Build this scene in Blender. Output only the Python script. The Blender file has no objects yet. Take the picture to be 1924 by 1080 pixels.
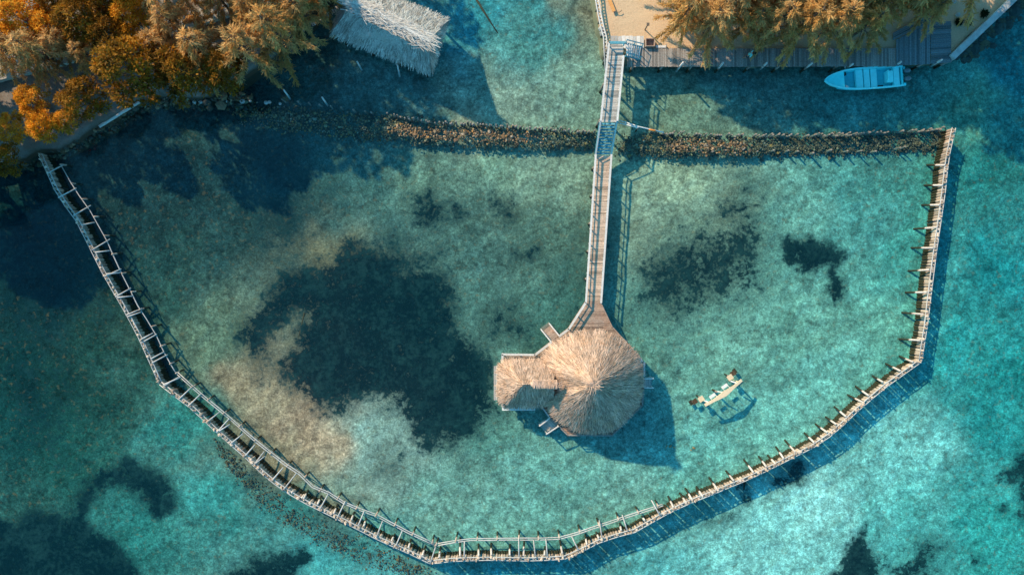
import bpy, math, random
import numpy as np
from mathutils import Vector, Matrix

random.seed(7)
RNG = np.random.default_rng(11)
SC = bpy.context.scene
COL = SC.collection
R = math.radians

# ------------------------------------------------------------------ frame
H, F = 63.6, 1400.0                    # camera height (m), focal length (photo px)
def P(x, y, z=0.0):
    """World point at height z that stands at photo pixel (x, y)."""
    k = (H - z) / F
    return Vector(((x - 962) * k, (540 - y) * k, z))
def PL(pts, z): return [P(x, y, z) for x, y in pts]

# ------------------------------------------------------------------ mesh builder
class MB:
    def __init__(s): s.v, s.f, s.t = [], [], []
    def add(s, vs, fs, tone=1.0):
        n = len(s.v); s.v.extend([tuple(v) for v in vs])
        for f in fs: s.f.append(tuple(i + n for i in f)); s.t.append(tone)
    def box(s, c, size, rot=0.0, tone=1.0, M=None):
        hx, hy, hz = (q / 2 for q in size)
        M3 = M if M is not None else Matrix.Rotation(rot, 3, 'Z')
        vs = [Vector(c) + M3 @ Vector((a * hx, b * hy, d * hz)) for d in (-1, 1) for b in (-1, 1) for a in (-1, 1)]
        s.add(vs, [(0, 2, 3, 1), (4, 5, 7, 6), (0, 1, 5, 4), (2, 6, 7, 3), (0, 4, 6, 2), (1, 3, 7, 5)], tone)
    def beam(s, a, b, w, h, tone=1.0, up=(0, 0, 1)):
        a, b = Vector(a), Vector(b); x = (b - a)
        L = x.length
        if L < 1e-6: return
        x.normalize(); upv = Vector(up)
        y = upv.cross(x)
        if y.length < 1e-4: y = Vector((0, 1, 0)).cross(x)
        y.normalize(); z = x.cross(y)
        M3 = Matrix((x, y, z)).transposed()
        s.box((a + b) / 2, (L, w, h), tone=tone, M=M3)
    def tube(s, pts, radii, n=7, tone=1.0, cap=True):
        pts = [Vector(p) for p in pts]; rings = []
        if not isinstance(radii, (list, tuple)): radii = [radii] * len(pts)
        base = len(s.v); vs, fs = [], []
        for i, p in enumerate(pts):
            d = (pts[min(i + 1, len(pts) - 1)] - pts[max(i - 1, 0)]).normalized()
            a = d.orthogonal().normalized() if abs(d.z) > .98 else Vector((0, 0, 1)).cross(d).normalized()
            b = d.cross(a)
            for k in range(n):
                an = 2 * math.pi * k / n
                vs.append(p + (a * math.cos(an) + b * math.sin(an)) * radii[i])
        for i in range(len(pts) - 1):
            for k in range(n):
                fs.append((i * n + k, i * n + (k + 1) % n, (i + 1) * n + (k + 1) % n, (i + 1) * n + k))
        if cap:
            fs.append(tuple(range(n))[::-1]); fs.append(tuple((len(pts) - 1) * n + k for k in range(n)))
        s.add(vs, fs, tone)
    def prism(s, poly, z0, z1, tone=1.0):
        n = len(poly)
        vs = [(p[0], p[1], z0) for p in poly] + [(p[0], p[1], z1) for p in poly]
        fs = [tuple(range(n))[::-1], tuple(range(n, 2 * n))] + [(i, (i + 1) % n, (i + 1) % n + n, i + n) for i in range(n)]
        s.add(vs, fs, tone)
    def blob(s, c, r, tone=1.0, jit=.25, sub=0):
        """small irregular stone"""
        phi = (1 + 5 ** .5) / 2
        vs = [(-1, phi, 0), (1, phi, 0), (-1, -phi, 0), (1, -phi, 0), (0, -1, phi), (0, 1, phi), (0, -1, -phi), (0, 1, -phi), (phi, 0, -1), (phi, 0, 1), (-phi, 0, -1), (-phi, 0, 1)]
        fs = [(0, 11, 5), (0, 5, 1), (0, 1, 7), (0, 7, 10), (0, 10, 11), (1, 5, 9), (5, 11, 4), (11, 10, 2), (10, 7, 6), (7, 1, 8), (3, 9, 4), (3, 4, 2), (3, 2, 6), (3, 6, 8), (3, 8, 9), (4, 9, 5), (2, 4, 11), (6, 2, 10), (8, 6, 7), (9, 8, 1)]
        out = []
        for v in vs:
            q = Vector(v) / 1.902
            k = 1 + random.uniform(-jit, jit)
            out.append(Vector(c) + Vector((q.x * r[0], q.y * r[1], q.z * r[2])) * k)
        s.add(out, fs, tone)
    def build(s, name, mat, parent=None, smooth=False):
        off = parent_loc(parent)
        me = bpy.data.meshes.new(name)
        me.from_pydata([(x - off.x, y - off.y, z - off.z) for x, y, z in s.v], [], s.f)
        at = me.attributes.new('tone', 'FLOAT', 'FACE'); at.data.foreach_set('value', s.t)
        if smooth: me.polygons.foreach_set('use_smooth', [True] * len(me.polygons))
        me.materials.append(mat); me.update()
        o = bpy.data.objects.new(name, me); COL.objects.link(o)
        if parent is not None: o.parent = parent
        return o

def parent_loc(p):
    v = Vector((0, 0, 0))
    while p is not None: v = v + Vector(p.location); p = p.parent
    return v
def thing(name, label, cat, loc, group=None):
    o = bpy.data.objects.new(name, None); COL.objects.link(o)
    o.empty_display_size = .3; o.location = loc
    return tag(o, label, cat, group)
def tag(o, label, cat, group=None):
    o['label'] = label; o['category'] = cat
    if group: o['group'] = group
    return o
def kind(o, k): o['kind'] = k; return o

# ------------------------------------------------------------------ numpy noise, masks
def vnoise(x, y, seed=0):
    xi, yi = np.floor(x).astype(np.int64), np.floor(y).astype(np.int64)
    xf, yf = x - xi, y - yi
    u, v = xf * xf * (3 - 2 * xf), yf * yf * (3 - 2 * yf)
    def h(a, b):
        n = (a * 374761393 + b * 668265263 + seed * 1442695041) & 0x7fffffff
        n = ((n ^ (n >> 13)) * 1274126177) & 0x7fffffff
        n = n ^ (n >> 16)
        return (n & 0xffff) / 65535.0
    return (h(xi, yi) * (1 - u) + h(xi + 1, yi) * u) * (1 - v) + (h(xi, yi + 1) * (1 - u) + h(xi + 1, yi + 1) * u) * v
def fbm(x, y, seed=0, o=4):
    s, a, t = 0, .5, 0
    for i in range(o):
        s = s + a * vnoise(x * 2 ** i + 17.3 * i, y * 2 ** i - 9.1 * i, seed + i); t += a; a *= .5
    return s / t
def sdf(poly, X, Y):
    """signed distance, positive inside"""
    d = np.full(X.shape, 1e9); inside = np.zeros(X.shape, bool)
    n = len(poly)
    for i in range(n):
        ax, ay = poly[i]; bx, by = poly[(i + 1) % n]
        ex, ey = bx - ax, by - ay
        t = np.clip(((X - ax) * ex + (Y - ay) * ey) / (ex * ex + ey * ey + 1e-12), 0, 1)
        d = np.minimum(d, np.hypot(X - ax - t * ex, Y - ay - t * ey))
        c = ((ay > Y) != (by > Y)) & (X < ex * (Y - ay) / (ey + (1e-12 if abs(ey) < 1e-12 else 0)) + ax)
        inside ^= c
    return np.where(inside, d, -d)
def sstep(a, b, x):
    t = np.clip((x - a) / (b - a), 0, 1); return t * t * (3 - 2 * t)
def lin(c):
    c = np.asarray(c, float) / 255
    return np.where(c <= .04045, c / 12.92, ((c + .055) / 1.055) ** 2.4)

# ------------------------------------------------------------------ materials
def new_mat(name):
    m = bpy.data.materials.new(name); m.use_nodes = True
    nt = m.node_tree; b = nt.nodes['Principled BSDF']
    return m, nt, b
def N(nt, t, **kw):
    n = nt.nodes.new(t)
    for k, v in kw.items(): setattr(n, k, v)
    return n
def math_(nt, op, a, b=None, clamp=False):
    n = N(nt, 'ShaderNodeMath', operation=op, use_clamp=clamp)
    for i, q in enumerate((a, b)):
        if q is None: continue
        if isinstance(q, (int, float)): n.inputs[i].default_value = q
        else: nt.links.new(q, n.inputs[i])
    return n.outputs[0]
def mixc(nt, fac, a, b, blend='MIX'):
    n = N(nt, 'ShaderNodeMix', data_type='RGBA', blend_type=blend)
    for i, q in ((0, fac), (6, a), (7, b)):
        if isinstance(q, (int, float)): n.inputs[i].default_value = q
        elif isinstance(q, (tuple, list)): n.inputs[i].default_value = (*q[:3], 1)
        else: nt.links.new(q, n.inputs[i])
    return n.outputs[2]
def noise(nt, vec, scale, detail=4, rough=.55, dist=0.0):
    n = N(nt, 'ShaderNodeTexNoise'); n.inputs['Scale'].default_value = scale
    n.inputs['Detail'].default_value = detail; n.inputs['Roughness'].default_value = rough
    n.inputs['Distortion'].default_value = dist
    if vec is not None: nt.links.new(vec, n.inputs['Vector'])
    return n.outputs['Fac']
def mrange(nt, v, a, b, c=0.0, d=1.0):
    n = N(nt, 'ShaderNodeMapRange'); nt.links.new(v, n.inputs[0])
    for i, q in enumerate((a, b, c, d)): n.inputs[i + 1].default_value = q
    return n.outputs[0]
def geo_pos(nt): return N(nt, 'ShaderNodeNewGeometry').outputs['Position']
def attr(nt, name, out='Fac'):
    n = N(nt, 'ShaderNodeAttribute'); n.attribute_name = name; return n.outputs[out]
def bump(nt, b, h, strength=.4, dist=.05):
    n = N(nt, 'ShaderNodeBump'); n.inputs['Strength'].default_value = strength; n.inputs['Distance'].default_value = dist
    nt.links.new(h, n.inputs['Height']); nt.links.new(n.outputs[0], b.inputs['Normal'])

def wood(name, c, var=.35, stain=(.5, .32, .2), stain_amt=.3, algae=None, rough=.75, stretch=None):
    m, nt, b = new_mat(name)
    pos = geo_pos(nt)
    n1 = noise(nt, pos, 1.3, 5, .6)
    n2 = noise(nt, pos, 9.0, 4, .6)
    t = attr(nt, 'tone')
    k = math_(nt, 'MULTIPLY', t, mrange(nt, n2, .3, .7, 1 - var, 1 + var * .6))
    col = mixc(nt, math_(nt, 'MULTIPLY', mrange(nt, n1, .45, .75), stain_amt), c, stain)
    sc = N(nt, 'ShaderNodeVectorMath', operation='SCALE'); nt.links.new(col, sc.inputs[0]); nt.links.new(k, sc.inputs['Scale'])
    col = sc.outputs[0]
    if algae:
        sep = N(nt, 'ShaderNodeSeparateXYZ'); nt.links.new(pos, sep.inputs[0])
        w = math_(nt, 'ADD', sep.outputs[2], mrange(nt, n2, .3, .7, -.1, .1))
        col = mixc(nt, mrange(nt, w, .02, .16), algae, col)
    nt.links.new(col, b.inputs['Base Color'])
    b.inputs['Roughness'].default_value = rough
    b.inputs['Specular IOR Level'].default_value = .25
    return m

def plain(name, c, rough=.6, var=.12, spec=.3, scale=3.0, tone=True):
    m, nt, b = new_mat(name)
    n1 = noise(nt, geo_pos(nt), scale, 5, .6)
    k = mrange(nt, n1, .3, .7, 1 - var, 1 + var)
    if tone: k = math_(nt, 'MULTIPLY', attr(nt, 'tone'), k)
    sc = N(nt, 'ShaderNodeVectorMath', operation='SCALE'); sc.inputs[0].default_value = c; nt.links.new(k, sc.inputs['Scale'])
    nt.links.new(sc.outputs[0], b.inputs['Base Color'])
    b.inputs['Roughness'].default_value = rough; b.inputs['Specular IOR Level'].default_value = spec
    return m

def leafmat(name, c, c2):
    m, nt, b = new_mat(name)
    t = attr(nt, 'tone')
    ri = N(nt, 'ShaderNodeObjectInfo').outputs['Random']
    n1 = noise(nt, geo_pos(nt), .55, 3, .6)
    mixf = math_(nt, 'ADD', mrange(nt, n1, .35, .65, -.35, .75), math_(nt, 'MULTIPLY', ri, .35), True)
    col = mixc(nt, mixf, c, c2)
    sc = N(nt, 'ShaderNodeVectorMath', operation='SCALE'); nt.links.new(col, sc.inputs[0]); nt.links.new(t, sc.inputs['Scale'])
    nt.links.new(sc.outputs[0], b.inputs['Base Color'])
    b.inputs['Roughness'].default_value = .65; b.inputs['Specular IOR Level'].default_value = .2
    tr = N(nt, 'ShaderNodeBsdfTranslucent'); nt.links.new(sc.outputs[0], tr.inputs[0])
    mx = N(nt, 'ShaderNodeMixShader'); mx.inputs[0].default_value = .36
    nt.links.new(b.outputs[0], mx.inputs[1]); nt.links.new(tr.outputs[0], mx.inputs[2])
    nt.links.new(mx.outputs[0], nt.nodes['Material Output'].inputs[0])
    return m

M = {}
ALG = (.075, .045, .022)
M['deck'] = wood('weathered_deck_wood', (.66, .48, .37), .3, (.60, .35, .23), .5)
M['deck_red'] = wood('reddish_deck_wood', (.46, .32, .25), .35, (.44, .20, .11), .6)
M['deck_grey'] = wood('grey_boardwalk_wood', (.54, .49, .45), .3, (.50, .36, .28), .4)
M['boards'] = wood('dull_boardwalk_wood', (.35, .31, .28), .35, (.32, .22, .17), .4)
M['boards_shade'] = wood('shade_deck_wood', (.17, .22, .24), .35, (.20, .18, .16), .4)  # tree shade on the wide deck partly put into this darker colour
M['rail'] = wood('pale_rail_wood', (.72, .66, .62), .2, (.62, .48, .38), .3)
M['rail_shade'] = wood('shade_blue_wood', (.10, .36, .45), .3, (.36, .42, .42), .35)  # blue shade of the steps put into the wood colour
M['fence'] = wood('bleached_fence_pole', (.66, .58, .52), .25, (.60, .38, .24), .4, ALG)
M['picket'] = wood('fence_picket_wood', (.58, .45, .36), .3, (.50, .28, .16), .6, ALG)
M['fence_rail'] = wood('fence_rail_pole', (.56, .53, .51), .25, (.45, .33, .25), .35)
M['post'] = wood('piling_wood', (.32, .27, .23), .3, (.25, .17, .1), .5, ALG)
M['stake'] = wood('breakwater_stake_wood', (.34, .29, .25), .3, (.22, .14, .08), .5)
M['trunk'] = wood('bark', (.16, .12, .09), .3, (.10, .07, .05), .4)
M['plank_orange'] = wood('fresh_orange_plank', (.78, .36, .12), .12, (.7, .28, .08), .3)
M['thatch'] = wood('golden_thatch', (.70, .455, .335), .22, (.64, .33, .17), .6, rough=.9)
M['thatch_grey'] = wood('weathered_thatch', (.62, .57, .52), .28, (.48, .38, .29), .5, rough=.9)
M['white'] = plain('white_paint', (.78, .76, .72), .5)
M['concrete'] = plain('concrete', (.46, .47, .46), .85, .22, .2, 2.2)
M['stone'] = plain('pale_stone', (.42, .41, .39), .9, .3)
M['rubble'] = plain('coral_rubble', (1, 1, 1), .9, .25)
M['leaf_mangrove'] = leafmat('mangrove_leaves', (.22, .098, .012), (.50, .215, .018))
M['leaf_gold'] = leafmat('golden_leaves', (.78, .33, .018), (.80, .40, .045))
M['leaf_feather'] = leafmat('casuarina_needles', (.64, .34, .10), (.78, .48, .20))
M['leaf_dark'] = leafmat('dark_green_leaves', (.03, .045, .02), (.05, .05, .02))
M['boat'] = plain('boat_shade_cyan', (.10, .92, .95), .35, .06, .5)  # cyan shade on the pale boat put into its three colours
M['boat_floor'] = plain('floor_shade_cyan', (.05, .62, .72), .5, .1, .4)
M['boat_light'] = plain('bench_shade_cyan', (.22, .97, .98), .35, .06, .5)
M['dark'] = plain('dark_plastic', (.03, .035, .04), .5)
M['motor'] = plain('grey_cowling', (.10, .16, .19), .35, .05, .5)
M['swing'] = wood('yellow_swing_timber', (.80, .60, .40), .15, (.72, .48, .28), .4)
M['skin'] = plain('skin', (.42, .24, .16), .6, .05, tone=False)
M['shirt'] = plain('turquoise_shirt', (.18, .70, .66), .8, .08, tone=False)
M['shorts'] = plain('dark_shorts', (.03, .035, .06), .8, .08, tone=False)
M['hair'] = plain('dark_hair', (.015, .012, .01), .7, .1, tone=False)
M['orange'] = plain('orange_float', (.75, .25, .05), .5, .1)
M['coral'] = plain('orange_coral', (.60, .26, .10), .9, .25)

# ------------------------------------------------------------------ light, camera
SUN_EL = R(35); SD = Vector((.705, -.709))
SD.normalize()
w = bpy.data.worlds.new('World'); SC.world = w; w.use_nodes = True
nt = w.node_tree; bg = nt.nodes['Background']
sky = N(nt, 'ShaderNodeTexSky', sky_type='NISHITA'); sky.sun_disc = False
sky.sun_elevation = SUN_EL; sky.sun_rotation = math.atan2(-SD.x, -SD.y)
tint = mixc(nt, 1.0, sky.outputs[0], (.155, .54, .63), 'MULTIPLY')
nt.links.new(tint, bg.inputs[0]); bg.inputs[1].default_value = .15
sl = bpy.data.lights.new('sun', 'SUN'); sl.energy = 2.2; sl.angle = R(.8); sl.color = (1, .77, .50)
so = bpy.data.objects.new('sun', sl); COL.objects.link(so)
so.rotation_euler = Vector((SD.x * math.cos(SUN_EL), SD.y * math.cos(SUN_EL), -math.sin(SUN_EL))).to_track_quat('-Z', 'Y').to_euler()
so.location = (-60, 60, 60)
cam = bpy.data.cameras.new('camera'); cam.sensor_width = 36; cam.lens = 36 * F / 1924; cam.clip_end = 3000
co = bpy.data.objects.new('camera', cam); COL.objects.link(co); co.location = (0, 0, H); SC.camera = co
SC.view_settings.view_transform = 'Standard'; SC.view_settings.look = 'None'
SC.view_settings.exposure = 1.32; SC.view_settings.gamma = 1
SC.render.engine = 'CYCLES'
SC.cycles.use_denoising = True; SC.cycles.denoiser = 'OPENIMAGEDENOISE'
SC.cycles.max_bounces = 6; SC.cycles.diffuse_bounces = 3; SC.cycles.transparent_max_bounces = 12
SC.cycles.caustics_reflective = False; SC.cycles.caustics_refractive = False

# ------------------------------------------------------------------ seabed
TT = (.55, .90, .95)          # what the water lets through, down and up
LIT = (.95, 1.03, 1.06)       # light on a level white surface (calibrated)
CP = [  # photo px -> bottom colour there (sRGB), tree shade and left vignette mixed in
 (50,700,15,60,60),(200,640,34,80,72),(100,560,14,56,60),(40,430,12,58,66),(150,720,26,76,70),(60,800,22,80,78),(150,830,34,100,92),(330,800,50,140,135),(400,960,60,155,150),
 (620,1050,70,165,165),(700,1075,90,180,180),(250,1000,45,130,125),(520,960,55,140,138),(-100,800,18,68,68),(-60,500,18,72,78),
 (250,420,26,62,65),(350,350,28,66,70),(400,300,26,66,72),(330,560,50,98,90),(300,480,36,78,76),(420,480,38,78,78),(450,400,34,76,78),(540,330,40,88,92),(640,330,60,110,108),(400,640,105,142,120),(470,740,155,152,125),(600,830,172,162,135),
 (560,800,172,158,130),(530,870,140,145,122),(700,820,132,175,165),(720,870,120,160,150),(850,900,105,160,148),(950,960,100,160,150),(1050,900,100,165,155),(1150,940,105,165,155),(900,840,85,145,135),
 (800,340,95,140,125),(950,320,108,152,132),(1050,330,122,157,137),(900,450,68,112,106),(1040,450,78,117,105),(1050,560,62,112,105),(700,350,62,112,108),(720,420,62,105,100),(830,430,70,112,105),(620,460,125,135,108),(880,560,72,118,110),
 (1250,330,132,165,140),(1200,400,125,160,140),(1350,360,122,160,140),(1500,380,95,160,150),(1600,400,72,150,146),(1650,600,95,165,150),(1500,620,100,165,150),(1350,660,105,165,150),(1250,650,85,140,130),
 (1400,800,100,175,165),(1550,700,100,175,165),(1300,870,95,170,162),(1690,450,60,145,140),
 (1850,300,32,122,122),(1850,500,27,130,135),(1800,650,38,145,145),(1850,800,38,150,150),(1700,850,112,195,190),(1550,950,132,205,200),(1400,1020,122,200,195),(1200,1060,88,175,175),
 (1700,980,78,175,170),(1850,1000,48,160,155),(1920,700,32,140,140),(2050,500,27,125,130),(1000,1100,60,150,155),
 (900,50,50,140,150),(1000,80,75,140,135),(1050,150,115,155,140),(950,200,120,155,140),(880,220,142,165,145),(1090,50,122,130,108),(1000,20,55,135,140),(760,200,72,122,120),
 (1280,200,100,138,120),(1400,170,72,120,115),(1600,200,62,130,128),(1750,180,62,140,135),(1820,200,85,155,132),(1900,120,32,120,125),(560,220,50,100,100),(480,140,40,80,82)]
GRASS_SHADE = [  # seagrass beds and painted shade patches: weight, edge width (px), outline
 (1.0, 24, [(515,520),(560,505),(620,500),(650,455),(700,470),(740,470),(760,500),(830,510),(855,545),(850,620),(890,640),(935,700),(930,770),(900,810),(860,835),(800,840),(760,800),(740,760),(700,745),(640,770),(590,755),(560,735),(530,700),(520,680),(545,660),(575,600),(570,590),(540,600),(500,650),(490,700),(470,660),(450,640),(455,600),(500,580),(510,545)]),
 (.6, 60, [(480,270),(600,300),(620,400),(560,470),(500,480),(470,400)]),  # tree shade on the bottom, painted as a dark patch
 (.75, 30, [(910,590),(960,570),(1000,600),(1000,650),(940,640)]),
 (.72, 40, [(1200,490),(1255,440),(1330,430),(1392,345),(1450,375),(1455,470),(1440,540),(1380,570),(1330,590),(1280,610),(1200,570),(1205,530)]),
 (1.0, 9, [(1466,446),(1500,440),(1530,455),(1560,455),(1582,490),(1585,540),(1580,570),(1555,570),(1550,550),(1565,530),(1560,500),(1520,510),(1480,490)]),
 (1.0, 13, [(-80,1000),(0,990),(60,960),(130,965),(140,930),(170,895),(220,872),(280,875),(320,900),(322,945),(300,970),(285,970),(265,930),(230,910),(180,925),(155,960),(160,990),(210,1010),(250,1045),(270,1090),(260,1200),(-80,1200)]),
 (1.0, 14, [(420,1090),(470,1045),(520,1050),(570,1035),(590,1040),(570,1070),(540,1100),(500,1180),(430,1170)]),
 (1.0, 11, [(1622,992),(1638,1025),(1652,1060),(1640,1110),(1555,1110),(1598,1022)]),
 (.85, 22, [(1660,1065),(1740,1010),(1785,1020),(1750,1090),(1680,1110)]),
 (.95, 16, [(1875,895),(1930,840),(1960,900),(1950,1010),(1922,960),(1915,912)]),
 (.9, 14, [(1450,900),(1490,865),(1515,880),(1500,905),(1465,912)]),
 (.8, 14, [(1325,980),(1380,955),(1392,970),(1335,990)]),
 (.98, 24, [(775,375),(815,365),(830,400),(815,425),(785,415)]),
 (.98, 20, [(935,370),(965,365),(970,400),(945,415)]),
 (.95, 16, [(845,385),(868,380),(878,405),(855,410)]),
 (.95, 14, [(955,475),(1005,465),(1010,482),(960,488)]),
 (.55, 60, [(20,690),(110,690),(150,760),(130,870),(60,850)]),
 (.5, 60, [(-100,330),(60,360),(170,480),(190,600),(60,640),(-100,640)]),  # tree shade painted in together with some real grass
 (.5, 40, [(700,900),(760,830),(780,850),(740,905)]),
 (.6, 30, [(670,480),(750,430),(830,470),(850,520),(740,520)]),
 (.85, 8, [(84,292),(112,371),(174,471),(239,589),(292,700),(304,718),(330,700),(313,670),(264,582),(202,452),(142,357),(114,300)]),  # shade between the two fence rows, painted dark
 (.55, 40, [(410,830),(470,850),(640,990),(800,1070),(760,1090),(600,1020),(480,930)]),
 (.9, 8, [(1758,1018),(1768,1020),(1760,1062),(1750,1060)]),(.9, 9, [(1835,1048),(1848,1045),(1850,1060),(1838,1064)]),
 (.9, 9, [(1880,945),(1893,948),(1890,958),(1880,956)]),
 (.5, 40, [(1105,420),(1150,420),(1110,580),(1060,600),(1070,520)]),
 (.85, 14, [(1560,905),(1600,880),(1640,890),(1600,905)][:0] or [(1388,905),(1398,905),(1404,952),(1396,952)]),
]
def axis(lo, hi, st, far):
    a = list(np.arange(lo, hi + 1e-6, st)); d = st; l = [a[0]]; r = [a[-1]]
    while r[-1] < far: d *= 1.6; r.append(r[-1] + d); l.append(l[-1] - d)
    return np.array(l[:0:-1] + a + r[1:])
def make_seabed():
    xs, ys = axis(-47, 47, .2, 700), axis(-28, 28, .2, 700)
    X, Y = np.meshgrid(xs, ys)
    Z = -.85 + (fbm(X * .25, Y * .25, 3) - .5) * .25 + (fbm(X * 1.5, Y * 1.5, 5, 3) - .5) * .16
    px, py = X * F / (H + .85) + 962, 540 - Y * F / (H + .85)
    wx, wy = px + (fbm(px / 70, py / 70, 21) - .5) * 130, py + (fbm(px / 70, py / 70, 31) - .5) * 130
    num = np.zeros(X.shape + (3,)); den = np.zeros(X.shape)
    for cx, cy, r, g, b in CP:
        k = 1 / (((wx - cx) ** 2 + (wy - cy) ** 2 + 900) ** 1.6)
        num += k[..., None] * (lin((r, g, b)) / (np.array(TT) * np.array(LIT))); den += k
    base = np.clip(num / den[..., None], .002, .85) * (.80 + .20 * sstep(150, 1000, wx))[..., None]   # bottom colour darker towards the left
    gx = px + (fbm(px / 30, py / 30, 41) - .5) * 34 + (fbm(px / 7, py / 7, 45, 2) - .5) * 12
    gy = py + (fbm(px / 30, py / 30, 51) - .5) * 34 + (fbm(px / 7, py / 7, 55, 2) - .5) * 12
    g = np.zeros(X.shape)
    for wgt, ed, poly in GRASS_SHADE:
        g = np.maximum(g, wgt * sstep(-ed * 2.2, ed * 2.0, sdf(poly, gx, gy)))
    nx, ny = len(xs), len(ys)
    me = bpy.data.meshes.new('seabed')
    me.vertices.add(nx * ny); me.vertices.foreach_set('co', np.stack([X, Y, Z], -1).astype(np.float32).ravel())
    i = np.arange(nx * ny).reshape(ny, nx)
    q = np.stack([i[:-1, :-1], i[:-1, 1:], i[1:, 1:], i[1:, :-1]], -1).reshape(-1, 4)
    me.loops.add(q.size); me.loops.foreach_set('vertex_index', q.ravel().astype(np.int32))
    me.polygons.add(len(q)); me.polygons.foreach_set('loop_start', (np.arange(len(q)) * 4).astype(np.int32))
    me.polygons.foreach_set('use_smooth', np.ones(len(q), bool))
    me.update(); me.validate()
    a = me.attributes.new('bottom', 'FLOAT_COLOR', 'POINT')
    a.data.foreach_set('color', np.concatenate([base, np.ones(X.shape + (1,))], -1).astype(np.float32).ravel())
    a = me.attributes.new('grass_shade', 'FLOAT', 'POINT'); a.data.foreach_set('value', g.astype(np.float32).ravel())
    m, nt, b = new_mat('seabed_sand_grass_shade')
    pos = geo_pos(nt)
    base_c = attr(nt, 'bottom', 'Color'); gr = attr(nt, 'grass_shade')
    n1 = noise(nt, pos, .8, 8, .68, .6); n2 = noise(nt, pos, 3.0, 6, .68); n3 = noise(nt, pos, .16, 4, .6, 1.0)
    vo = N(nt, 'ShaderNodeTexVoronoi', feature='SMOOTH_F1'); vo.inputs['Scale'].default_value = 3.4; vo.inputs['Smoothness'].default_value = .35
    wv = N(nt, 'ShaderNodeVectorMath', operation='ADD'); nt.links.new(pos, wv.inputs[0])
    nn = N(nt, 'ShaderNodeTexNoise'); nn.inputs['Scale'].default_value = 1.4; nt.links.new(pos, nn.inputs['Vector'])
    nt.links.new(nn.outputs['Color'], wv.inputs[1]); nt.links.new(wv.outputs[0], vo.inputs['Vector'])
    spots = mrange(nt, vo.outputs['Distance'], .1, .62, 1.16, .78)
    k = math_(nt, 'MULTIPLY', spots, mrange(nt, n1, .34, .66, .62, 1.38))
    k = math_(nt, 'MULTIPLY', k, mrange(nt, n2, .34, .66, .62, 1.38))
    k = math_(nt, 'MULTIPLY', k, mrange(nt, n3, .35, .65, .82, 1.16))
    k = math_(nt, 'MULTIPLY', k, mrange(nt, noise(nt, pos, 8.5, 3, .6), .36, .64, .74, 1.28))
    sc = N(nt, 'ShaderNodeVectorMath', operation='SCALE'); nt.links.new(base_c, sc.inputs[0]); nt.links.new(k, sc.inputs['Scale'])
    k = math_(nt, 'MULTIPLY', k, mrange(nt, noise(nt, pos, .5, 7, .66, .5), .36, .64, .74, 1.24))
    tan = mixc(nt, math_(nt, 'MULTIPLY', mrange(nt, noise(nt, pos, 2.6, 3, .6), .58, .74), .35), sc.outputs[0], (.34, .17, .07))
    n5 = noise(nt, pos, .45, 6, .62, .8)
    grc = mixc(nt, mrange(nt, math_(nt, 'ADD', n2, math_(nt, 'SUBTRACT', n5, .5)), .45, .8), (.002, .018, .024), (.018, .055, .055))
    gm = math_(nt, 'ADD', gr, math_(nt, 'MULTIPLY', math_(nt, 'SUBTRACT', n1, .5), 1.5))
    gm = math_(nt, 'ADD', gm, math_(nt, 'MULTIPLY', math_(nt, 'SUBTRACT', n2, .5), 1.7))
    gm = math_(nt, 'ADD', gm, math_(nt, 'MULTIPLY', math_(nt, 'SUBTRACT', n5, .5), .9))
    fac = math_(nt, 'MULTIPLY', math_(nt, 'MULTIPLY', mrange(nt, gm, .22, .76), mrange(nt, gr, .02, .25)), .98)
    col = mixc(nt, fac, tan, grc)
    nt.links.new(col, b.inputs['Base Color']); b.inputs['Roughness'].default_value = 1; b.inputs['Specular IOR Level'].default_value = 0
    bump(nt, b, math_(nt, 'ADD', n1, math_(nt, 'MULTIPLY', n2, .5)), .5, .10)
    me.materials.append(m)
    o = bpy.data.objects.new('seabed', me); COL.objects.link(o); kind(o, 'structure')
make_seabed()

# water surface
def make_water():
    mb = MB(); s = 700
    mb.add([(-s, -s, 0), (s, -s, 0), (s, s, 0), (-s, s, 0)], [(0, 1, 2, 3)])
    m, nt, b = new_mat('clear_sea_water'); nt.nodes.remove(b)
    tr = N(nt, 'ShaderNodeBsdfTransparent'); tr.inputs[0].default_value = tuple(math.sqrt(q) for q in TT) + (1,)
    gl = N(nt, 'ShaderNodeBsdfGlossy'); gl.inputs['Roughness'].default_value = .06
    pos = geo_pos(nt)
    bp = N(nt, 'ShaderNodeBump'); bp.inputs['Strength'].default_value = .25; bp.inputs['Distance'].default_value = .05
    nt.links.new(noise(nt, pos, 1.6, 5, .6), bp.inputs['Height'])
    nt.links.new(bp.outputs[0], gl.inputs['Normal'])
    ge = N(nt, 'ShaderNodeNewGeometry'); dt = N(nt, 'ShaderNodeVectorMath', operation='DOT_PRODUCT')   # Schlick reflectance, the same from both sides
    nt.links.new(ge.outputs['Incoming'], dt.inputs[0]); nt.links.new(bp.outputs[0], dt.inputs[1])
    c5 = math_(nt, 'POWER', math_(nt, 'SUBTRACT', 1.0, math_(nt, 'ABSOLUTE', dt.outputs['Value']), True), 5.0)
    mx = N(nt, 'ShaderNodeMixShader'); nt.links.new(math_(nt, 'ADD', math_(nt, 'MULTIPLY', c5, .98), .02), mx.inputs[0])
    nt.links.new(tr.outputs[0], mx.inputs[1]); nt.links.new(gl.outputs[0], mx.inputs[2])
    nt.links.new(mx.outputs[0], nt.nodes['Material Output'].inputs[0])
    kind(mb.build('water', m), 'structure')
make_water()

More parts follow.
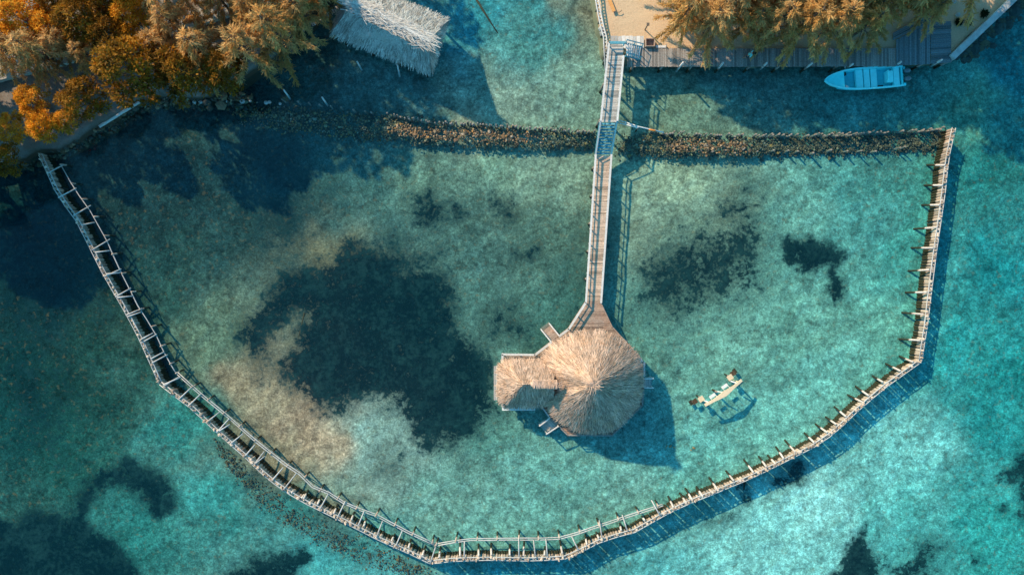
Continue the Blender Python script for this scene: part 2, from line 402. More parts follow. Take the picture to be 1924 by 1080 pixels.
# ------------------------------------------------------------------ land
def land(name, poly, z, bank, mat, step=.35, bounds=None):
    pts = [(p.x, p.y) for p in PL(poly, z)]
    x0, x1, y0, y1 = bounds
    xs, ys = np.arange(x0, x1, step), np.arange(y0, y1, step)
    X, Y = np.meshgrid(xs, ys)
    d = sdf(pts, X + (fbm(X * .5, Y * .5, 61) - .5) * .8, Y + (fbm(X * .5, Y * .5, 71) - .5) * .8)
    Z = -1.6 + sstep(-bank, bank * .6, d) * (z + 1.6 + (fbm(X * .3, Y * .3, 81) - .5) * .25 - .1)
    nx = len(xs); keep = (np.maximum.reduce([Z[:-1, :-1], Z[1:, 1:], Z[:-1, 1:], Z[1:, :-1]]) > -1.58)
    i = np.arange(X.size).reshape(X.shape)
    q = np.stack([i[:-1, :-1], i[:-1, 1:], i[1:, 1:], i[1:, :-1]], -1)[keep]
    used = np.unique(q); re = np.zeros(X.size, int); re[used] = np.arange(len(used))
    V = np.stack([X, Y, Z], -1).reshape(-1, 3)[used]
    me = bpy.data.meshes.new(name); me.from_pydata(V.tolist(), [], re[q].tolist())
    me.polygons.foreach_set('use_smooth', [True] * len(me.polygons)); me.materials.append(mat); me.update()
    o = bpy.data.objects.new(name, me); COL.objects.link(o); return kind(o, 'structure')
def ground_mat(name, c1, c2, c3, amt=.5):
    m, nt, b = new_mat(name); pos = geo_pos(nt)
    n1, n2, n3 = noise(nt, pos, .5, 6, .6), noise(nt, pos, 5, 5, .65), noise(nt, pos, 14, 3, .6)
    col = mixc(nt, mrange(nt, n1, .35, .68), c1, c2)
    col = mixc(nt, math_(nt, 'MULTIPLY', mrange(nt, n2, .55, .72), amt), col, c3)
    sc = N(nt, 'ShaderNodeVectorMath', operation='SCALE'); nt.links.new(col, sc.inputs[0]); nt.links.new(mrange(nt, n3, .3, .7, .85, 1.12), sc.inputs['Scale'])
    sep = N(nt, 'ShaderNodeSeparateXYZ'); nt.links.new(pos, sep.inputs[0])
    wet = mixc(nt, mrange(nt, math_(nt, 'ADD', sep.outputs[2], math_(nt, 'MULTIPLY', n2, .3)), .45, .85), c3, sc.outputs[0])
    nt.links.new(wet, b.inputs['Base Color']); b.inputs['Roughness'].default_value = .95; b.inputs['Specular IOR Level'].default_value = .1
    bump(nt, b, math_(nt, 'ADD', n1, n2), .5, .08)
    return m
M['sand'] = ground_mat('beach_sand', (.70, .48, .30), (.64, .43, .27), (.36, .24, .15), .5)
M['soil'] = ground_mat('shaded_soil', (.34, .30, .27), (.24, .19, .15), (.09, .06, .04), .6)
M['pathway'] = ground_mat('worn_path_surface', (.50, .47, .44), (.40, .36, .33), (.22, .16, .11), .5)
land('sandy_ground', [(1085, -420), (1120, 0), (1130, 52), (1139, 72), (1141, 100), (1200, 108), (1500, 106), (1690, 104), (1786, 108), (1905, 2), (2300, -420)], .85, .55, M['sand'], .3, (4, 62, 15, 46))
land('wooded_ground', [(-420, 420), (-120, 345), (-20, 318), (70, 290), (105, 282), (185, 238), (262, 190), (400, 182), (470, 140), (530, 92), (575, 45), (640, -40), (700, -150), (760, -420), (-420, -420)], .7, .8, M['soil'], .4, (-64, -7, 3, 46))
def strip(name, pts, z, w, h, mat):
    c = PL(pts, z); mb = MB()
    L, Rr = [], []
    for i, p in enumerate(c):
        d = (c[min(i + 1, len(c) - 1)] - c[max(i - 1, 0)]); n = Vector((-d.y, d.x, 0)).normalized() * w / 2
        L.append(p + n); Rr.append(p - n)
    for i in range(len(c) - 1):
        a, b, cc, d = L[i], L[i + 1], Rr[i + 1], Rr[i]
        lo = Vector((0, 0, -h))
        mb.add([a, b, cc, d, a + lo, b + lo, cc + lo, d + lo], [(3, 2, 1, 0), (0, 1, 5, 4), (2, 3, 7, 6)] + ([(0, 4, 7, 3)] if i == 0 else []) + ([(1, 2, 6, 5)] if i == len(c) - 2 else []))
    return mb.build(name, mat)
kind(strip('path', [(-120, 172), (0, 136), (110, 108), (200, 82), (300, 54), (360, 36), (430, 14), (530, -14), (660, -60)], 1.15, 1.25, .5, M['pathway']), 'structure')

# ------------------------------------------------------------------ trees
def quads_mesh(name, C, D, W, L, tone, mat, nfold=None):
    """leaf blades: centre C, long axis D, wide axis W (unit), sizes L=(len,width)"""
    n = len(C)
    D = D / np.linalg.norm(D, axis=1, keepdims=True)
    W = np.cross(W, D); W /= np.linalg.norm(W, axis=1, keepdims=True) + 1e-9
    a = C - W * L[:, 1:2] * .5; b = C + W * L[:, 1:2] * .5
    e = C + D * L[:, 0:1]
    c = e + W * L[:, 1:2] * .3; d = e - W * L[:, 1:2] * .3
    V = np.stack([a, b, c, d], 1).reshape(-1, 3)
    me = bpy.data.meshes.new(name)
    me.vertices.add(4 * n); me.vertices.foreach_set('co', V.astype(np.float32).ravel())
    me.loops.add(4 * n); me.loops.foreach_set('vertex_index', np.arange(4 * n, dtype=np.int32))
    me.polygons.add(n); me.polygons.foreach_set('loop_start', (np.arange(n) * 4).astype(np.int32))
    me.update(); me.validate()
    at = me.attributes.new('tone', 'FLOAT', 'FACE'); at.data.foreach_set('value', tone.astype(np.float32))
    me.materials.append(mat)
    return me
def broad_tree(seed):
    rg = np.random.default_rng(seed); random.seed(seed)
    tr = MB(); h = 7.0
    centres, rad = [], []
    nl = 38
    for k in range(nl):
        th = k * 2.39996 + rg.uniform(-.4, .4); q = math.sqrt((k + .5) / nl)
        r = 2.5 * q * rg.uniform(.8, 1.12); z = 6.6 - 2.9 * q ** 2 + rg.uniform(-.8, .5)
        centres.append((r * math.cos(th), r * math.sin(th), z)); rad.append(rg.uniform(.36, .74))
    top = Vector((.1, -.1, 2.2))
    tr.tube([(0, 0, -.6), (.05, .03, .8), top], [.24, .2, .16], 8)
    for k in range(0, nl, 3):
        c = Vector(centres[k]); mid = top.lerp(c, .5) + Vector((rg.uniform(-.2, .2), rg.uniform(-.2, .2), .3))
        tr.tube([top, mid, c], [.09, .06, .02], 5)
    for k in range(6):      # prop roots
        a = k * 1.05; tr.tube([(0, 0, .7), (.45 * math.cos(a), .45 * math.sin(a), .35), (.8 * math.cos(a), .8 * math.sin(a), -.9)], [.05, .045, .03], 5)
    C, D, W, L, T = [], [], [], [], []
    for c, r in zip(centres, rad):
        m = int(125 * (r / .6) ** 2)
        u = rg.normal(size=(m, 3)); u /= np.linalg.norm(u, axis=1, keepdims=True); u[:, 2] = np.abs(u[:, 2]) * 1.0 - .25
        rr = r * rg.uniform(.55, 1.12, (m, 1))
        C.append(np.array(c) + u * rr * np.array([1, 1, .8])); D.append(u + rg.normal(size=(m, 3)) * .5 + np.array([0, 0, -.1]))
        W.append(u + rg.normal(size=(m, 3)) * .4)
        L.append(np.stack([rg.uniform(.16, .32, m), rg.uniform(.10, .17, m)], 1))
        T.append(rg.uniform(.7, 1.25) * rg.uniform(.75, 1.25, m))
    leaf = quads_mesh('crown', *(np.concatenate(q) for q in (C, D, W, L, T)), M['leaf_mangrove'])
    return tr, leaf
def feather_tree(seed, droop=.5):
    rg = np.random.default_rng(seed); random.seed(seed)
    tr = MB(); h = 8.8
    tr.tube([(0, 0, -.4), (.08, .05, 2.5), (-.05, .1, 5.5), (.05, 0, h)], [.2, .16, .1, .03], 7)
    C, D, W, L, T = [], [], [], [], []
    nb = 46
    for k in range(nb):
        q = k / nb; z0 = 2.6 + q * (h - 2.8); a = k * 2.39996 + rg.uniform(-.5, .5)
        ln = (3.1 * (1 - q) ** .75 + .7) * rg.uniform(.75, 1.15); up = .15 + .55 * q + rg.uniform(-.1, .15)
        d = np.array([math.cos(a), math.sin(a), up]); d /= np.linalg.norm(d)
        ts = np.linspace(0, 1, 9)
        pts = np.array([0, 0, z0]) + ts[:, None] * ln * d + np.stack([0 * ts, 0 * ts, -droop * ln * ts ** 2 * .9], 1)
        side = np.array([-math.sin(a), math.cos(a), 0])
        pts += side * (np.sin(ts * 2 + rg.uniform(0, 6)) * .15)[:, None]
        tr.tube([Vector(p) for p in pts[::2]], [.045, .035, .025, .015, .008], 4)
        m = int(78 * ln / 2) + 12
        t = rg.uniform(.22, 1.04, m) ** .8; base = np.stack([np.interp(t, ts, pts[:, i]) for i in range(3)], 1)
        tang = np.stack([np.interp(t, ts, np.gradient(pts[:, i])) for i in range(3)], 1); tang /= np.linalg.norm(tang, axis=1, keepdims=True)
        sp = rg.normal(size=(m, 3)) * .62; sp[:, 2] -= .35
        C.append(base + rg.normal(size=(m, 3)) * .09); D.append(tang * .85 + sp)
        W.append(rg.normal(size=(m, 3)) * .7 + np.array([0, 0, 1.0]))
        L.append(np.stack([rg.uniform(.28, .62, m), rg.uniform(.05, .10, m)], 1))
        T.append(rg.uniform(.72, 1.22) * rg.uniform(.75, 1.25, m))
    leaf = quads_mesh('crown', *(np.concatenate(q) for q in (C, D, W, L, T)), M['leaf_feather'])
    return tr, leaf
TREES = {}
def proto(key, made, mat):
    tr, leaf = made
    root = bpy.data.objects.new('tree_proto', None)
    tm = tr.build('trunk', M['trunk']); COL.objects.unlink(tm)
    TREES[key] = (tm.data, leaf)
    bpy.data.objects.remove(tm); bpy.data.objects.remove(root)
for i in range(5): proto(('broad', i), broad_tree(100 + i), None)
for i in range(5): proto(('feather', i), feather_tree(200 + i, .38 + .08 * i), None)
gold = {}
for i in range(5):
    g = TREES[('broad', i)][1].copy(); g.materials[0] = M['leaf_gold']; gold[i] = g
tcount = [0]
def tree(x, y, rpx, knd, label, group, zc=None, name=None, zg=.7):
    i = tcount[0]; tcount[0] += 1
    sh = 'feather' if knd == 'feather' else 'broad'
    tm, lm = TREES[(sh, i % 5)]
    if knd == 'gold': lm = gold[i % 5]
    s = rpx / 22.0 / (2.75 if sh == 'broad' else 2.6)
    zc_ = zg + (4.9 if sh == 'broad' else 5.2) * s
    p = P(x, y, zc_)
    nm = {'feather': 'casuarina_tree', 'broad': 'mangrove_tree', 'gold': 'golden_leaved_tree'}[knd]
    root = thing(nm, label, 'tree', (p.x, p.y, zg), group)
    root.rotation_euler = (0, 0, (i * 2.4) % 6.28); root.scale = (s * random.uniform(.92, 1.08), s * random.uniform(.92, 1.08), s * random.uniform(.92, 1.1))
    for n_, me in (('trunk', tm), ('crown', lm)):
        o = bpy.data.objects.new(n_, me); COL.objects.link(o); o.parent = root
    return root
GL, GR_ = 'trees on the wooded left shore', 'feathery trees behind the boardwalk'
for a in [
 (245, 128, 72, 'broad', 'broad dark olive brown mangrove bulging over the left shoreline, biggest crown there'),
 (345, 135, 58, 'broad', 'very dark brown round mangrove crown right of the biggest one on the shore'),
 (418, 128, 46, 'broad', 'dark mangrove with an ochre flush, last round crown before the dark water'),
 (200, 60, 46, 'broad', 'brown bushy tree just above the path, inland of the biggest mangrove'),
 (148, 35, 50, 'broad', 'dull brown round tree inland near the top edge left of the golden one'),
 (240, 28, 46, 'gold', 'bright golden tree inland above the middle of the path'),
 (30, 32, 52, 'gold', 'brightest yellow gold tree filling the upper left corner'),
 (88, 52, 40, 'gold', 'gold tree beside the one in the upper left corner, slightly smaller'),
 (66, 96, 46, 'feather', 'tan feathery tree below the corner gold trees, just above the path'),
 (12, 92, 44, 'feather', 'tan feathery tree at the left picture edge above the path'),
 (112, 84, 34, 'feather', 'small tan feathery tree touching the upper side of the path'),
 (158, 100, 30, 'feather', 'thin sparse feathery tree standing over the path with pale bare branches'),
 (150, 182, 46, 'broad', 'brown mangrove on the shore left of the biggest one, above the pale log'),
 (58, 190, 32, 'gold', 'small ochre tree between path and shore near the left picture edge'),
 (78, 236, 36, 'gold', 'amber clumpy tree nearest the top end of the fence'),
 (122, 226, 24, 'gold', 'smallest amber tree beside the water right of the clumpy amber one'),
 (14, 240, 30, 'gold', 'amber tree at the left edge inland of the fence end'),
 (10, 300, 32, 'broad', 'low russet shrub like tree at the left edge below the fence end'),
 (320, 42, 46, 'feather', 'pale tan feathery tree with long drooping plumes above the path gap'),
 (375, 92, 46, 'feather', 'brown feathery tree below the path gap behind the dark mangroves'),
 (300, 88, 36, 'feather', 'brown tufted tree just below the path, behind the biggest mangrove'),
 (462, 92, 50, 'feather', 'brown feathery tree right behind the last round mangrove'),
 (518, 62, 52, 'feather', 'large tan feathery tree on the shore left of the plank footbridge'),
 (482, 26, 44, 'feather', 'tan feathery tree near the top edge right of the path gap'),
 (562, 22, 42, 'feather', 'tan feathery tree at the land end of the plank footbridge'),
 (408, -6, 42, 'feather', 'feathery tree cut by the top edge above the path gap'),
 (205, -14, 48, 'broad', 'brown tree cut by the top edge above the golden one'),
 (100, 4, 40, 'broad', 'brown tree cut by the top edge right of the corner gold tree'),
 (610, -10, 36, 'feather', 'feathery tree cut by the top edge left of the grey thatched hut'),
]: tree(a[0], a[1], a[2] * .93, a[3], a[4], GL)
for a in [
 (1292, 42, 52, 'feather', 'leftmost feathery tree over the lit sand beside the boardwalk'),
 (1338, 62, 52, 'feather', 'feathery tree hanging a long plume over the boardwalk, second from the left'),
 (1376, 24, 56, 'feather', 'dense tan tree inland behind the second and third boardwalk trees'),
 (1420, 58, 44, 'feather', 'tree with dark open fronds above the person on the boardwalk'),
 (1470, 58, 50, 'feather', 'feathery tree right of the person, its tips over the boardwalk edge'),
 (1456, 10, 50, 'feather', 'tan tree cut by the top edge inland of the person on the boardwalk'),
 (1524, 58, 56, 'feather', 'feathery tree left of the boat bow, overlapping the boardwalk'),
 (1530, 6, 48, 'feather', 'tan tree cut by the top edge inland of the boat bow'),
 (1574, 62, 50, 'feather', 'feathery tree directly above the boat foredeck'),
 (1606, 20, 48, 'feather', 'golden tan tree inland above the boat benches'),
 (1634, 66, 44, 'feather', 'feathery tree left of the wide deck, dipping towards the boat stern'),
 (1668, 18, 48, 'feather', 'orange tan tree inland over the top of the wide deck'),
 (1716, 6, 42, 'feather', 'tree over the upper right corner of the wide deck'),
 (1752, 40, 36, 'feather', 'thin orange tree hanging sparse plumes over the right end of the wide deck'),
 (1322, -4, 46, 'feather', 'tree cut by the top edge above the leftmost boardwalk trees'),
 (1250, -30, 38, 'feather', 'tree beyond the top edge shading the left of the sand'),
]: tree(a[0], a[1] - 22, a[2] * .79, a[3], a[4], GR_, zg=.85)
for i, (x, y, r) in enumerate([(-75, 60, 44), (-95, 150, 46), (-150, 240, 74), (-190, 330, 70), (-170, 290, 74), (-200, 200, 74), (-60, -40, 48), (60, -60, 48), (-180, 90, 70), (-260, 290, 74),
                               (300, -60, 60), (420, -75, 56), (540, -70, 60), (160, -80, 60), (690, -165, 44), (585, -75, 42), (520, -150, 60)]):
    tree(x, y, r, 'broad' if i < 10 else 'feather', 'tree further back on the wooded shore beyond the picture edge', 'trees beyond the picture edge on the left')
for i, (x, y, r) in enumerate([(1400, -70, 56), (1490, -75, 56), (1580, -65, 58), (1660, -60, 58), (1735, -105, 78), (1800, -140, 84), (1560, -140, 60), (1770, -190, 84), (1880, -150, 84), (1320, -90, 50)]):
    tree(x, y, r, 'feather', 'tree further back behind the boardwalk beyond the picture edge', 'trees beyond the picture edge on the right', zg=.85)

# ------------------------------------------------------------------ fences
def resample(pts, sp):
    out = [pts[0].copy()]; acc = 0.0
    for a, b in zip(pts, pts[1:]):
        L = (b - a).length; t = sp - acc
        while t <= L: out.append(a.lerp(b, t / L)); t += sp
        acc = (acc + L) % sp if L + acc >= sp else acc + L
    return out
def plen(pts): return sum((b - a).length for a, b in zip(pts, pts[1:]))
pk = MB(); pk.tube([(0, 0, 0), (0, 0, .5), (.01, 0, .97), (0, 0, 1.0)], [.5, .5, .48, .3], 8)
pk_me = [pk.build('picket', M['picket'])]
for tn in (.72, 1.25):
    q = MB(); q.tube([(0, 0, 0), (0, .01, .6), (0, 0, .97), (0, 0, 1.0)], [.5, .48, .5, .3], 8, tone=tn); pk_me.append(q.build('picket', M['picket']))
pk_data = [o.data for o in pk_me]
for o in pk_me: bpy.data.objects.remove(o)
def fence_run(label, outer, inner=None, cross=(), braces=(), ztop=.95, zin=.6, inner_rails=2, seed=0):
    rnd = random.Random(seed)
    op = PL(outer, ztop)
    root = thing('picket_fence', label, 'fence', (op[0].x, op[0].y, 0), 'runs of the sea pen fence')
    L = plen(op); sp = max(.235, L / 97)
    for i, p in enumerate(resample(op, sp)):
        o = bpy.data.objects.new('picket', rnd.choice(pk_data)); COL.objects.link(o); o.parent = root
        zt = ztop + rnd.uniform(-.16, .14); hh = zt + 1.35
        o.location = (p.x - root.location.x + rnd.uniform(-.02, .02), p.y - root.location.y + rnd.uniform(-.02, .02), -1.35)
        o.scale = (sp * rnd.uniform(1.0, 1.14), sp * rnd.uniform(.95, 1.1), hh)
        o.rotation_euler = (rnd.gauss(0, .022), rnd.gauss(0, .022), rnd.uniform(0, 6.28))
    # rails: one outside the pickets near the top, one on the inside, one low
    def offs(pts, d, z):
        out = []
        for i, p in enumerate(pts):
            t = (pts[min(i + 1, len(pts) - 1)] - pts[max(i - 1, 0)]).normalized(); n = Vector((-t.y, t.x, 0))
            q = p + n * d; q.z = z + rnd.uniform(-.02, .02); out.append(q)
        return out
    fine = resample(op, 1.6); fine.append(op[-1])
    s = -1 if inner is None or True else 1
    for d, z, r in ((-.13, ztop - .04, .042), (.13, ztop - .06, .048), (-.13, .35, .04)):
        pts = offs(fine, d, z); mb = MB()
        mb.tube(pts, [r * rnd.uniform(.85, 1.15) for _ in pts], 6); mb.build('rail', M['fence_rail'], root, True)
    if inner:
        ip = PL(inner, zin)
        f2 = resample(ip, 1.5); f2.append(ip[-1])
        for k in range(inner_rails):
            pts = offs(f2, (.11 if k else -.04), zin - .05 * k); mb = MB(); mb.tube(pts, [.045 * rnd.uniform(.8, 1.2) for _ in pts], 6); mb.build('inner_rail', M['fence_rail'], root, True)
        for p in resample(ip, 1.75):
            mb = MB(); q = Vector((p.x + rnd.uniform(-.05, .05), p.y + rnd.uniform(0, .1), 0)); lean = Vector((rnd.uniform(-.08, .08), rnd.uniform(.05, .2), 0))
            mb.tube([q + lean * 1.5 + Vector((0, 0, -1.4)), q + Vector((0, 0, zin + rnd.uniform(.02, .25)))], [.085, .07], 7, tone=rnd.uniform(.7, 1.1)); mb.build('inner_post', M['picket'], root, True)
    for (a, b) in cross:
        mb = MB(); A, B = P(*a, ztop + .08), P(*b, zin + .1); e = (B - A).normalized() * .12
        mb.tube([A - e, B + e], [.06, .05], 6, tone=rnd.uniform(.85, 1.15)); mb.build('cross_pole', M['fence_rail'], root, True)
    for (a, b) in braces:
        mb = MB(); A, B = P(*a, ztop), P(*b, -1.3)
        mb.tube([B, A.lerp(B, .5), A], [.09, .09, .085], 7, tone=rnd.uniform(.9, 1.15)); mb.build('brace_post', M['fence'], root, True)
    return root
def zz(s, ox, oy, *pts): return [(ox + x / s, oy + y / s) for x, y in pts]
R1o = [(75, 290), (93, 330), (112, 371), (140, 404), (174, 471), (197, 517), (239, 589), (267, 642), (292, 700), (301, 720)]
R1i = [(116, 311), (142, 357), (167, 390), (202, 452), (225, 505), (244, 542), (264, 582), (290, 619), (313, 670), (332, 701)]
c1 = [zz(2.16, 40, 260, a, b) for a, b in [((113,138),(167,110)),((155,238),(218,205)),((217,310),(277,275)),((252,350),(292,342)),((292,450),(355,412)),((305,462),(352,456)),((345,557),(400,532)),((350,550),(395,545)),((387,640),(440,610)),((395,645),(445,640)),((430,715),(485,692)),((436,722),(482,706)),((490,828),(545,797)),((492,812),(530,792)),((535,908),(588,880)),((530,892),(575,868)),((585,1000),(635,970))]]
fence_run('straight left run of picket fence, ladder like double row from trees to first bend', R1o, R1i, c1, seed=1, inner_rails=1)
R2o = [(301, 720), (322, 737), (358, 763), (408, 810), (463, 858), (498, 892), (533, 919), (568, 940), (640, 975), (716, 1014), (762, 1034), (811, 1057)]
R2i = [(332, 701), (375, 740), (428, 783), (465, 816), (492, 839), (517, 858), (545, 880), (570, 895), (591, 919), (622, 928), (650, 948), (708, 969), (762, 998), (819, 1024)]
c2 = [zz(2.57, 280, 660, a, b) for a, b in [((75,158),(145,128)),((150,225),(200,178)),((195,258),(245,210)),((280,340),(335,297)),((332,385),(382,330)),((345,380),(385,355)),((400,440),(450,400)),((470,497),(507,455)),((512,540),(552,488)),((520,535),(556,508)),((603,612),(643,565)),((655,660),(708,592)),((828,755),(862,693)),((915,790),(945,728)),((1012,835),(1037,775)),((1100,890),(1125,825)),((1195,930),(1220,872)),((1360,1015),(1388,930))]]
b2 = [zz(2.57, 280, 660, a, b) for a, b in [((748,708),(772,662)),((815,735),(835,690)),((893,780),(915,728)),((978,810),(995,765)),((1038,840),(1052,795)),((1172,912),(1190,875)),((1253,945),(1268,898)),((1320,982),(1338,930)),((690,680),(705,650)),((740,705),(760,672))]]
fence_run('curving lower left run of the picket fence, double row with white rails above brown rubble', R2o, R2i, c2, b2, seed=2)
R3o = [(811, 1056), (853, 1051), (925, 1049), (984, 1051), (1042, 1049), (1074, 1046), (1106, 1024), (1153, 1007), (1187, 1000), (1234, 973.5), (1263, 957.5), (1300, 941)]
R3i = [(819, 1024), (876, 1014), (955, 1013), (1033, 1013), (1065, 1010), (1096, 998), (1155, 979), (1187, 968), (1246, 949)]
c3 = [zz(3.436, 780, 860, a, b) for a, b in [((317,630),(318,545)),((670,628),(669,530)),((775,625),(765,535)),((853,625),(845,530)),((1050,585),(1015,515)),((1205,505),(1190,410)),((1365,455),(1340,375)),((1575,360),(1530,280))]]
b3 = [zz(3.436, 780, 860, a, b) for a, b in [((155,640),(165,560)),((290,632),(290,490)),((410,630),(408,540)),((492,625),(490,530)),((610,625),(612,540)),((700,630),(706,490)),((835,625),(840,560)),((950,615),(930,510)),((1108,555),(1095,480)),((1185,515),(1165,470)),((1330,465),(1318,410)),((1480,400),(1460,370)),((1668,318),(1625,232)),((1752,290),(1700,215)),((1790,272),(1735,180)),((1855,245),(1805,172))]]
fence_run('bottom run of the picket fence, double row ending where its inner rail stops', R3o, R3i, c3, b3, seed=3)
R4o = [(1300, 941), (1341, 925), (1416, 894), (1460, 872), (1530, 837), (1567, 812), (1615, 766), (1665, 724), (1730, 678)]
b4 = [zz(3.177, 1300, 620, a, b) for a, b in [((1320,190),(1220,148)),((1245,243),(1140,192)),((1140,310),(1065,265)),((1055,390),(962,325)),((1020,430),(912,378)),((920,515),(835,445)),((862,562),(785,508)),((808,610),(720,548)),((730,670),(658,600)),((618,728),(540,640)),((548,765),(490,680)),((500,797),(440,735)),((445,815),(388,738)),((368,848),(298,757)),((250,898),(192,825)),((152,948),(92,865)),((65,995),(18,930))]]
fence_run('lower right run of the picket fence, single sunlit row with slanting brace posts inside', R4o, None, (), b4, seed=4)
R5o = [(1730, 678), (1741, 607), (1747, 553), (1758, 469), (1767, 407), (1773, 367), (1780, 300), (1793, 240)]
b5 = [zz(2.25, 1600, 220, a, b) for a, b in [((395,203),(300,203)),((385,288),(290,289)),((372,371),(280,373)),((362,466),(240,475)),((345,553),(230,553)),((328,645),(220,652)),((318,740),(205,742)),((305,833),(188,825)),((290,943),(180,937))]]
fence_run('right hand run of the picket fence, single straight row ending at the stone breakwater', R5o, None, (), b5, seed=5)

# ------------------------------------------------------------------ breakwater
def lerp_poly(pts, t):
    L = [0]
    for a, b in zip(pts, pts[1:]): L.append(L[-1] + math.hypot(b[0] - a[0], b[1] - a[1]))
    d = t * L[-1]
    for i in range(len(pts) - 1):
        if d <= L[i + 1] or i == len(pts) - 2:
            k = (d - L[i]) / (L[i + 1] - L[i]); a, b = pts[i], pts[i + 1]
            return a[0] + (b[0] - a[0]) * k, a[1] + (b[1] - a[1]) * k
def rubble(name, top, bot, n, zfun, label=None, pal=None, size=(.07, .17), seed=0, shade_x=None):
    rnd = random.Random(seed); mb = MB(); cols = []
    for i in range(n):
        t = rnd.random(); u = rnd.betavariate(1.6, 1.6); a, b = lerp_poly(top, t), lerp_poly(bot, t)
        x, y = a[0] + (b[0] - a[0]) * u, a[1] + (b[1] - a[1]) * u
        x += rnd.gauss(0, 4); y += rnd.gauss(0, 4.5)
        if float(vnoise(np.array([x / 16.0]), np.array([y / 9.0]), seed + 5)[0]) < .3 and rnd.random() < .8: continue
        z = zfun(t, u, x) + rnd.uniform(-.06, .06); r = rnd.uniform(*size) * (2.1 if rnd.random() < .05 else 1)
        random.seed(i); p = P(x, y, z)
        mb.blob(p, (r * rnd.uniform(.7, 1.3), r * rnd.uniform(.7, 1.3), r * rnd.uniform(.5, .9)), rnd.uniform(.72, 1.2))
        cols += [rnd.choice(PALD if shade_x and x > shade_x + rnd.gauss(0, 40) else pal)] * 20  # past that x the dark palette paints tree shade on the stones
    o = mb.build(name, M['rubble_col'])
    at = o.data.attributes.new('rock', 'FLOAT_COLOR', 'FACE'); at.data.foreach_set('color', np.array([(*c, 1) for c in cols], np.float32).ravel())
    return kind(o, 'stuff')
m, nt, b = new_mat('rubble_stones'); sc = N(nt, 'ShaderNodeVectorMath', operation='SCALE')
nt.links.new(attr(nt, 'rock', 'Color'), sc.inputs[0]); nt.links.new(math_(nt, 'MULTIPLY', attr(nt, 'tone'), mrange(nt, noise(nt, geo_pos(nt), 6, 4), .3, .7, .75, 1.2)), sc.inputs['Scale'])
nt.links.new(sc.outputs[0], b.inputs['Base Color']); b.inputs['Roughness'].default_value = .9; M['rubble_col'] = m
PALW = [(.42, .24, .11), (.34, .19, .09), (.46, .30, .17), (.22, .13, .07), (.38, .30, .22), (.16, .10, .06), (.44, .22, .07)]
PALD = [(.12, .09, .06), (.09, .08, .06), (.16, .10, .05), (.06, .06, .05), (.20, .13, .07), (.28, .20, .12)]
def zL(t, u, x):
    e = max(0, 1 - abs((x - 880) / 290)); return -.92 + (.92 * math.sin(math.pi * min(1, max(0, u)) ** .9)) * (.35 + .75 * min(1, 1.6 * e))
def zR(t, u, x):
    e = max(0, 1 - abs((x - 1330) / 160)); return -.92 + (.99 * math.sin(math.pi * min(1, max(0, u)))) * (.40 + .66 * min(1, 1.5 * e))
rubble('coral_rubble', [(440, 198), (560, 200), (700, 214), (800, 226), (950, 238), (1118, 250)], [(440, 230), (560, 250), (640, 264), (800, 274), (950, 280), (1112, 279)], 7500, zL, pal=PALW + PALD + PALD[:2], size=(.035, .09), seed=1)
rubble('coral_rubble', [(1168, 256), (1280, 254), (1420, 256), (1600, 254), (1780, 245)], [(1160, 292), (1240, 296), (1400, 296), (1600, 290), (1770, 284)], 7000, zR, pal=PALW + PALD + PALD, size=(.035, .09), seed=2, shade_x=1440)
rubble('coral_rubble', [(395, 815), (470, 885), (560, 955), (700, 1020), (800, 1066)], [(435, 885), (500, 965), (600, 1030), (720, 1078), (830, 1105)], 1900, lambda t, u, x: -.86 + .08 * math.sin(math.pi * min(1, max(0, u))), pal=PALD[:3] + [(.24, .12, .05)], size=(.03, .07), seed=3)
rubble('shore_rubble', [(-10, 278), (60, 268), (120, 272), (200, 226), (268, 186), (470, 178)], [(-10, 335), (60, 312), (130, 292), (210, 246), (280, 204), (480, 200)], 1500, lambda t, u, x: .3 - .9 * u, pal=PALD, size=(.07, .2), seed=4)
stk = MB(); stk.tube([(0, 0, 0), (.02, 0, .6), (0, 0, .98), (0, 0, 1)], [.085, .08, .07, .05], 7)
sd = stk.build('stake', M['stake']); stk_me = sd.data; bpy.data.objects.remove(sd)
def palisade(label, line, n, ht, seed, skip=0.0):
    rnd = random.Random(seed); a = P(*line[0], 0)
    root = thing('stake_row', label, 'breakwater', (a.x, a.y, 0), 'stake rows along the stone breakwater')
    for i in range(n):
        if rnd.random() < skip: continue
        x, y = lerp_poly(line, (i + rnd.uniform(-.3, .3) + .5) / n); z = rnd.uniform(*ht); p = P(x, y + rnd.gauss(0, .9), z)
        o = bpy.data.objects.new('stake', stk_me); COL.objects.link(o); o.parent = root
        o.location = (p.x - a.x, p.y - a.y, -1.3); k = rnd.uniform(.8, 1.3); o.scale = (k, k, z + 1.3)
        o.rotation_euler = (rnd.uniform(-.07, .07), rnd.uniform(-.07, .07), rnd.uniform(0, 6))
palisade('row of dark stakes along the breakwater left of the walkway, throwing striped shadows', [(735, 214), (800, 228), (950, 236), (1040, 243), (1120, 248)], 84, (.15, .75), 1, .12)
palisade('row of stub stakes along the breakwater between the walkway and the right hand fence', [(1222, 243), (1262, 249), (1350, 253), (1470, 254), (1600, 251), (1700, 246), (1780, 241)], 99, (.05, .4), 2, .22)
palisade('few scattered low stakes at the shore end of the breakwater', [(520, 188), (600, 196), (660, 205), (735, 213)], 10, (.05, .25), 3)
palisade('sparse line of tiny white topped stakes on the lower side of the right breakwater', [(1262, 281), (1460, 284), (1640, 282), (1725, 276)], 16, (.1, .3), 4)

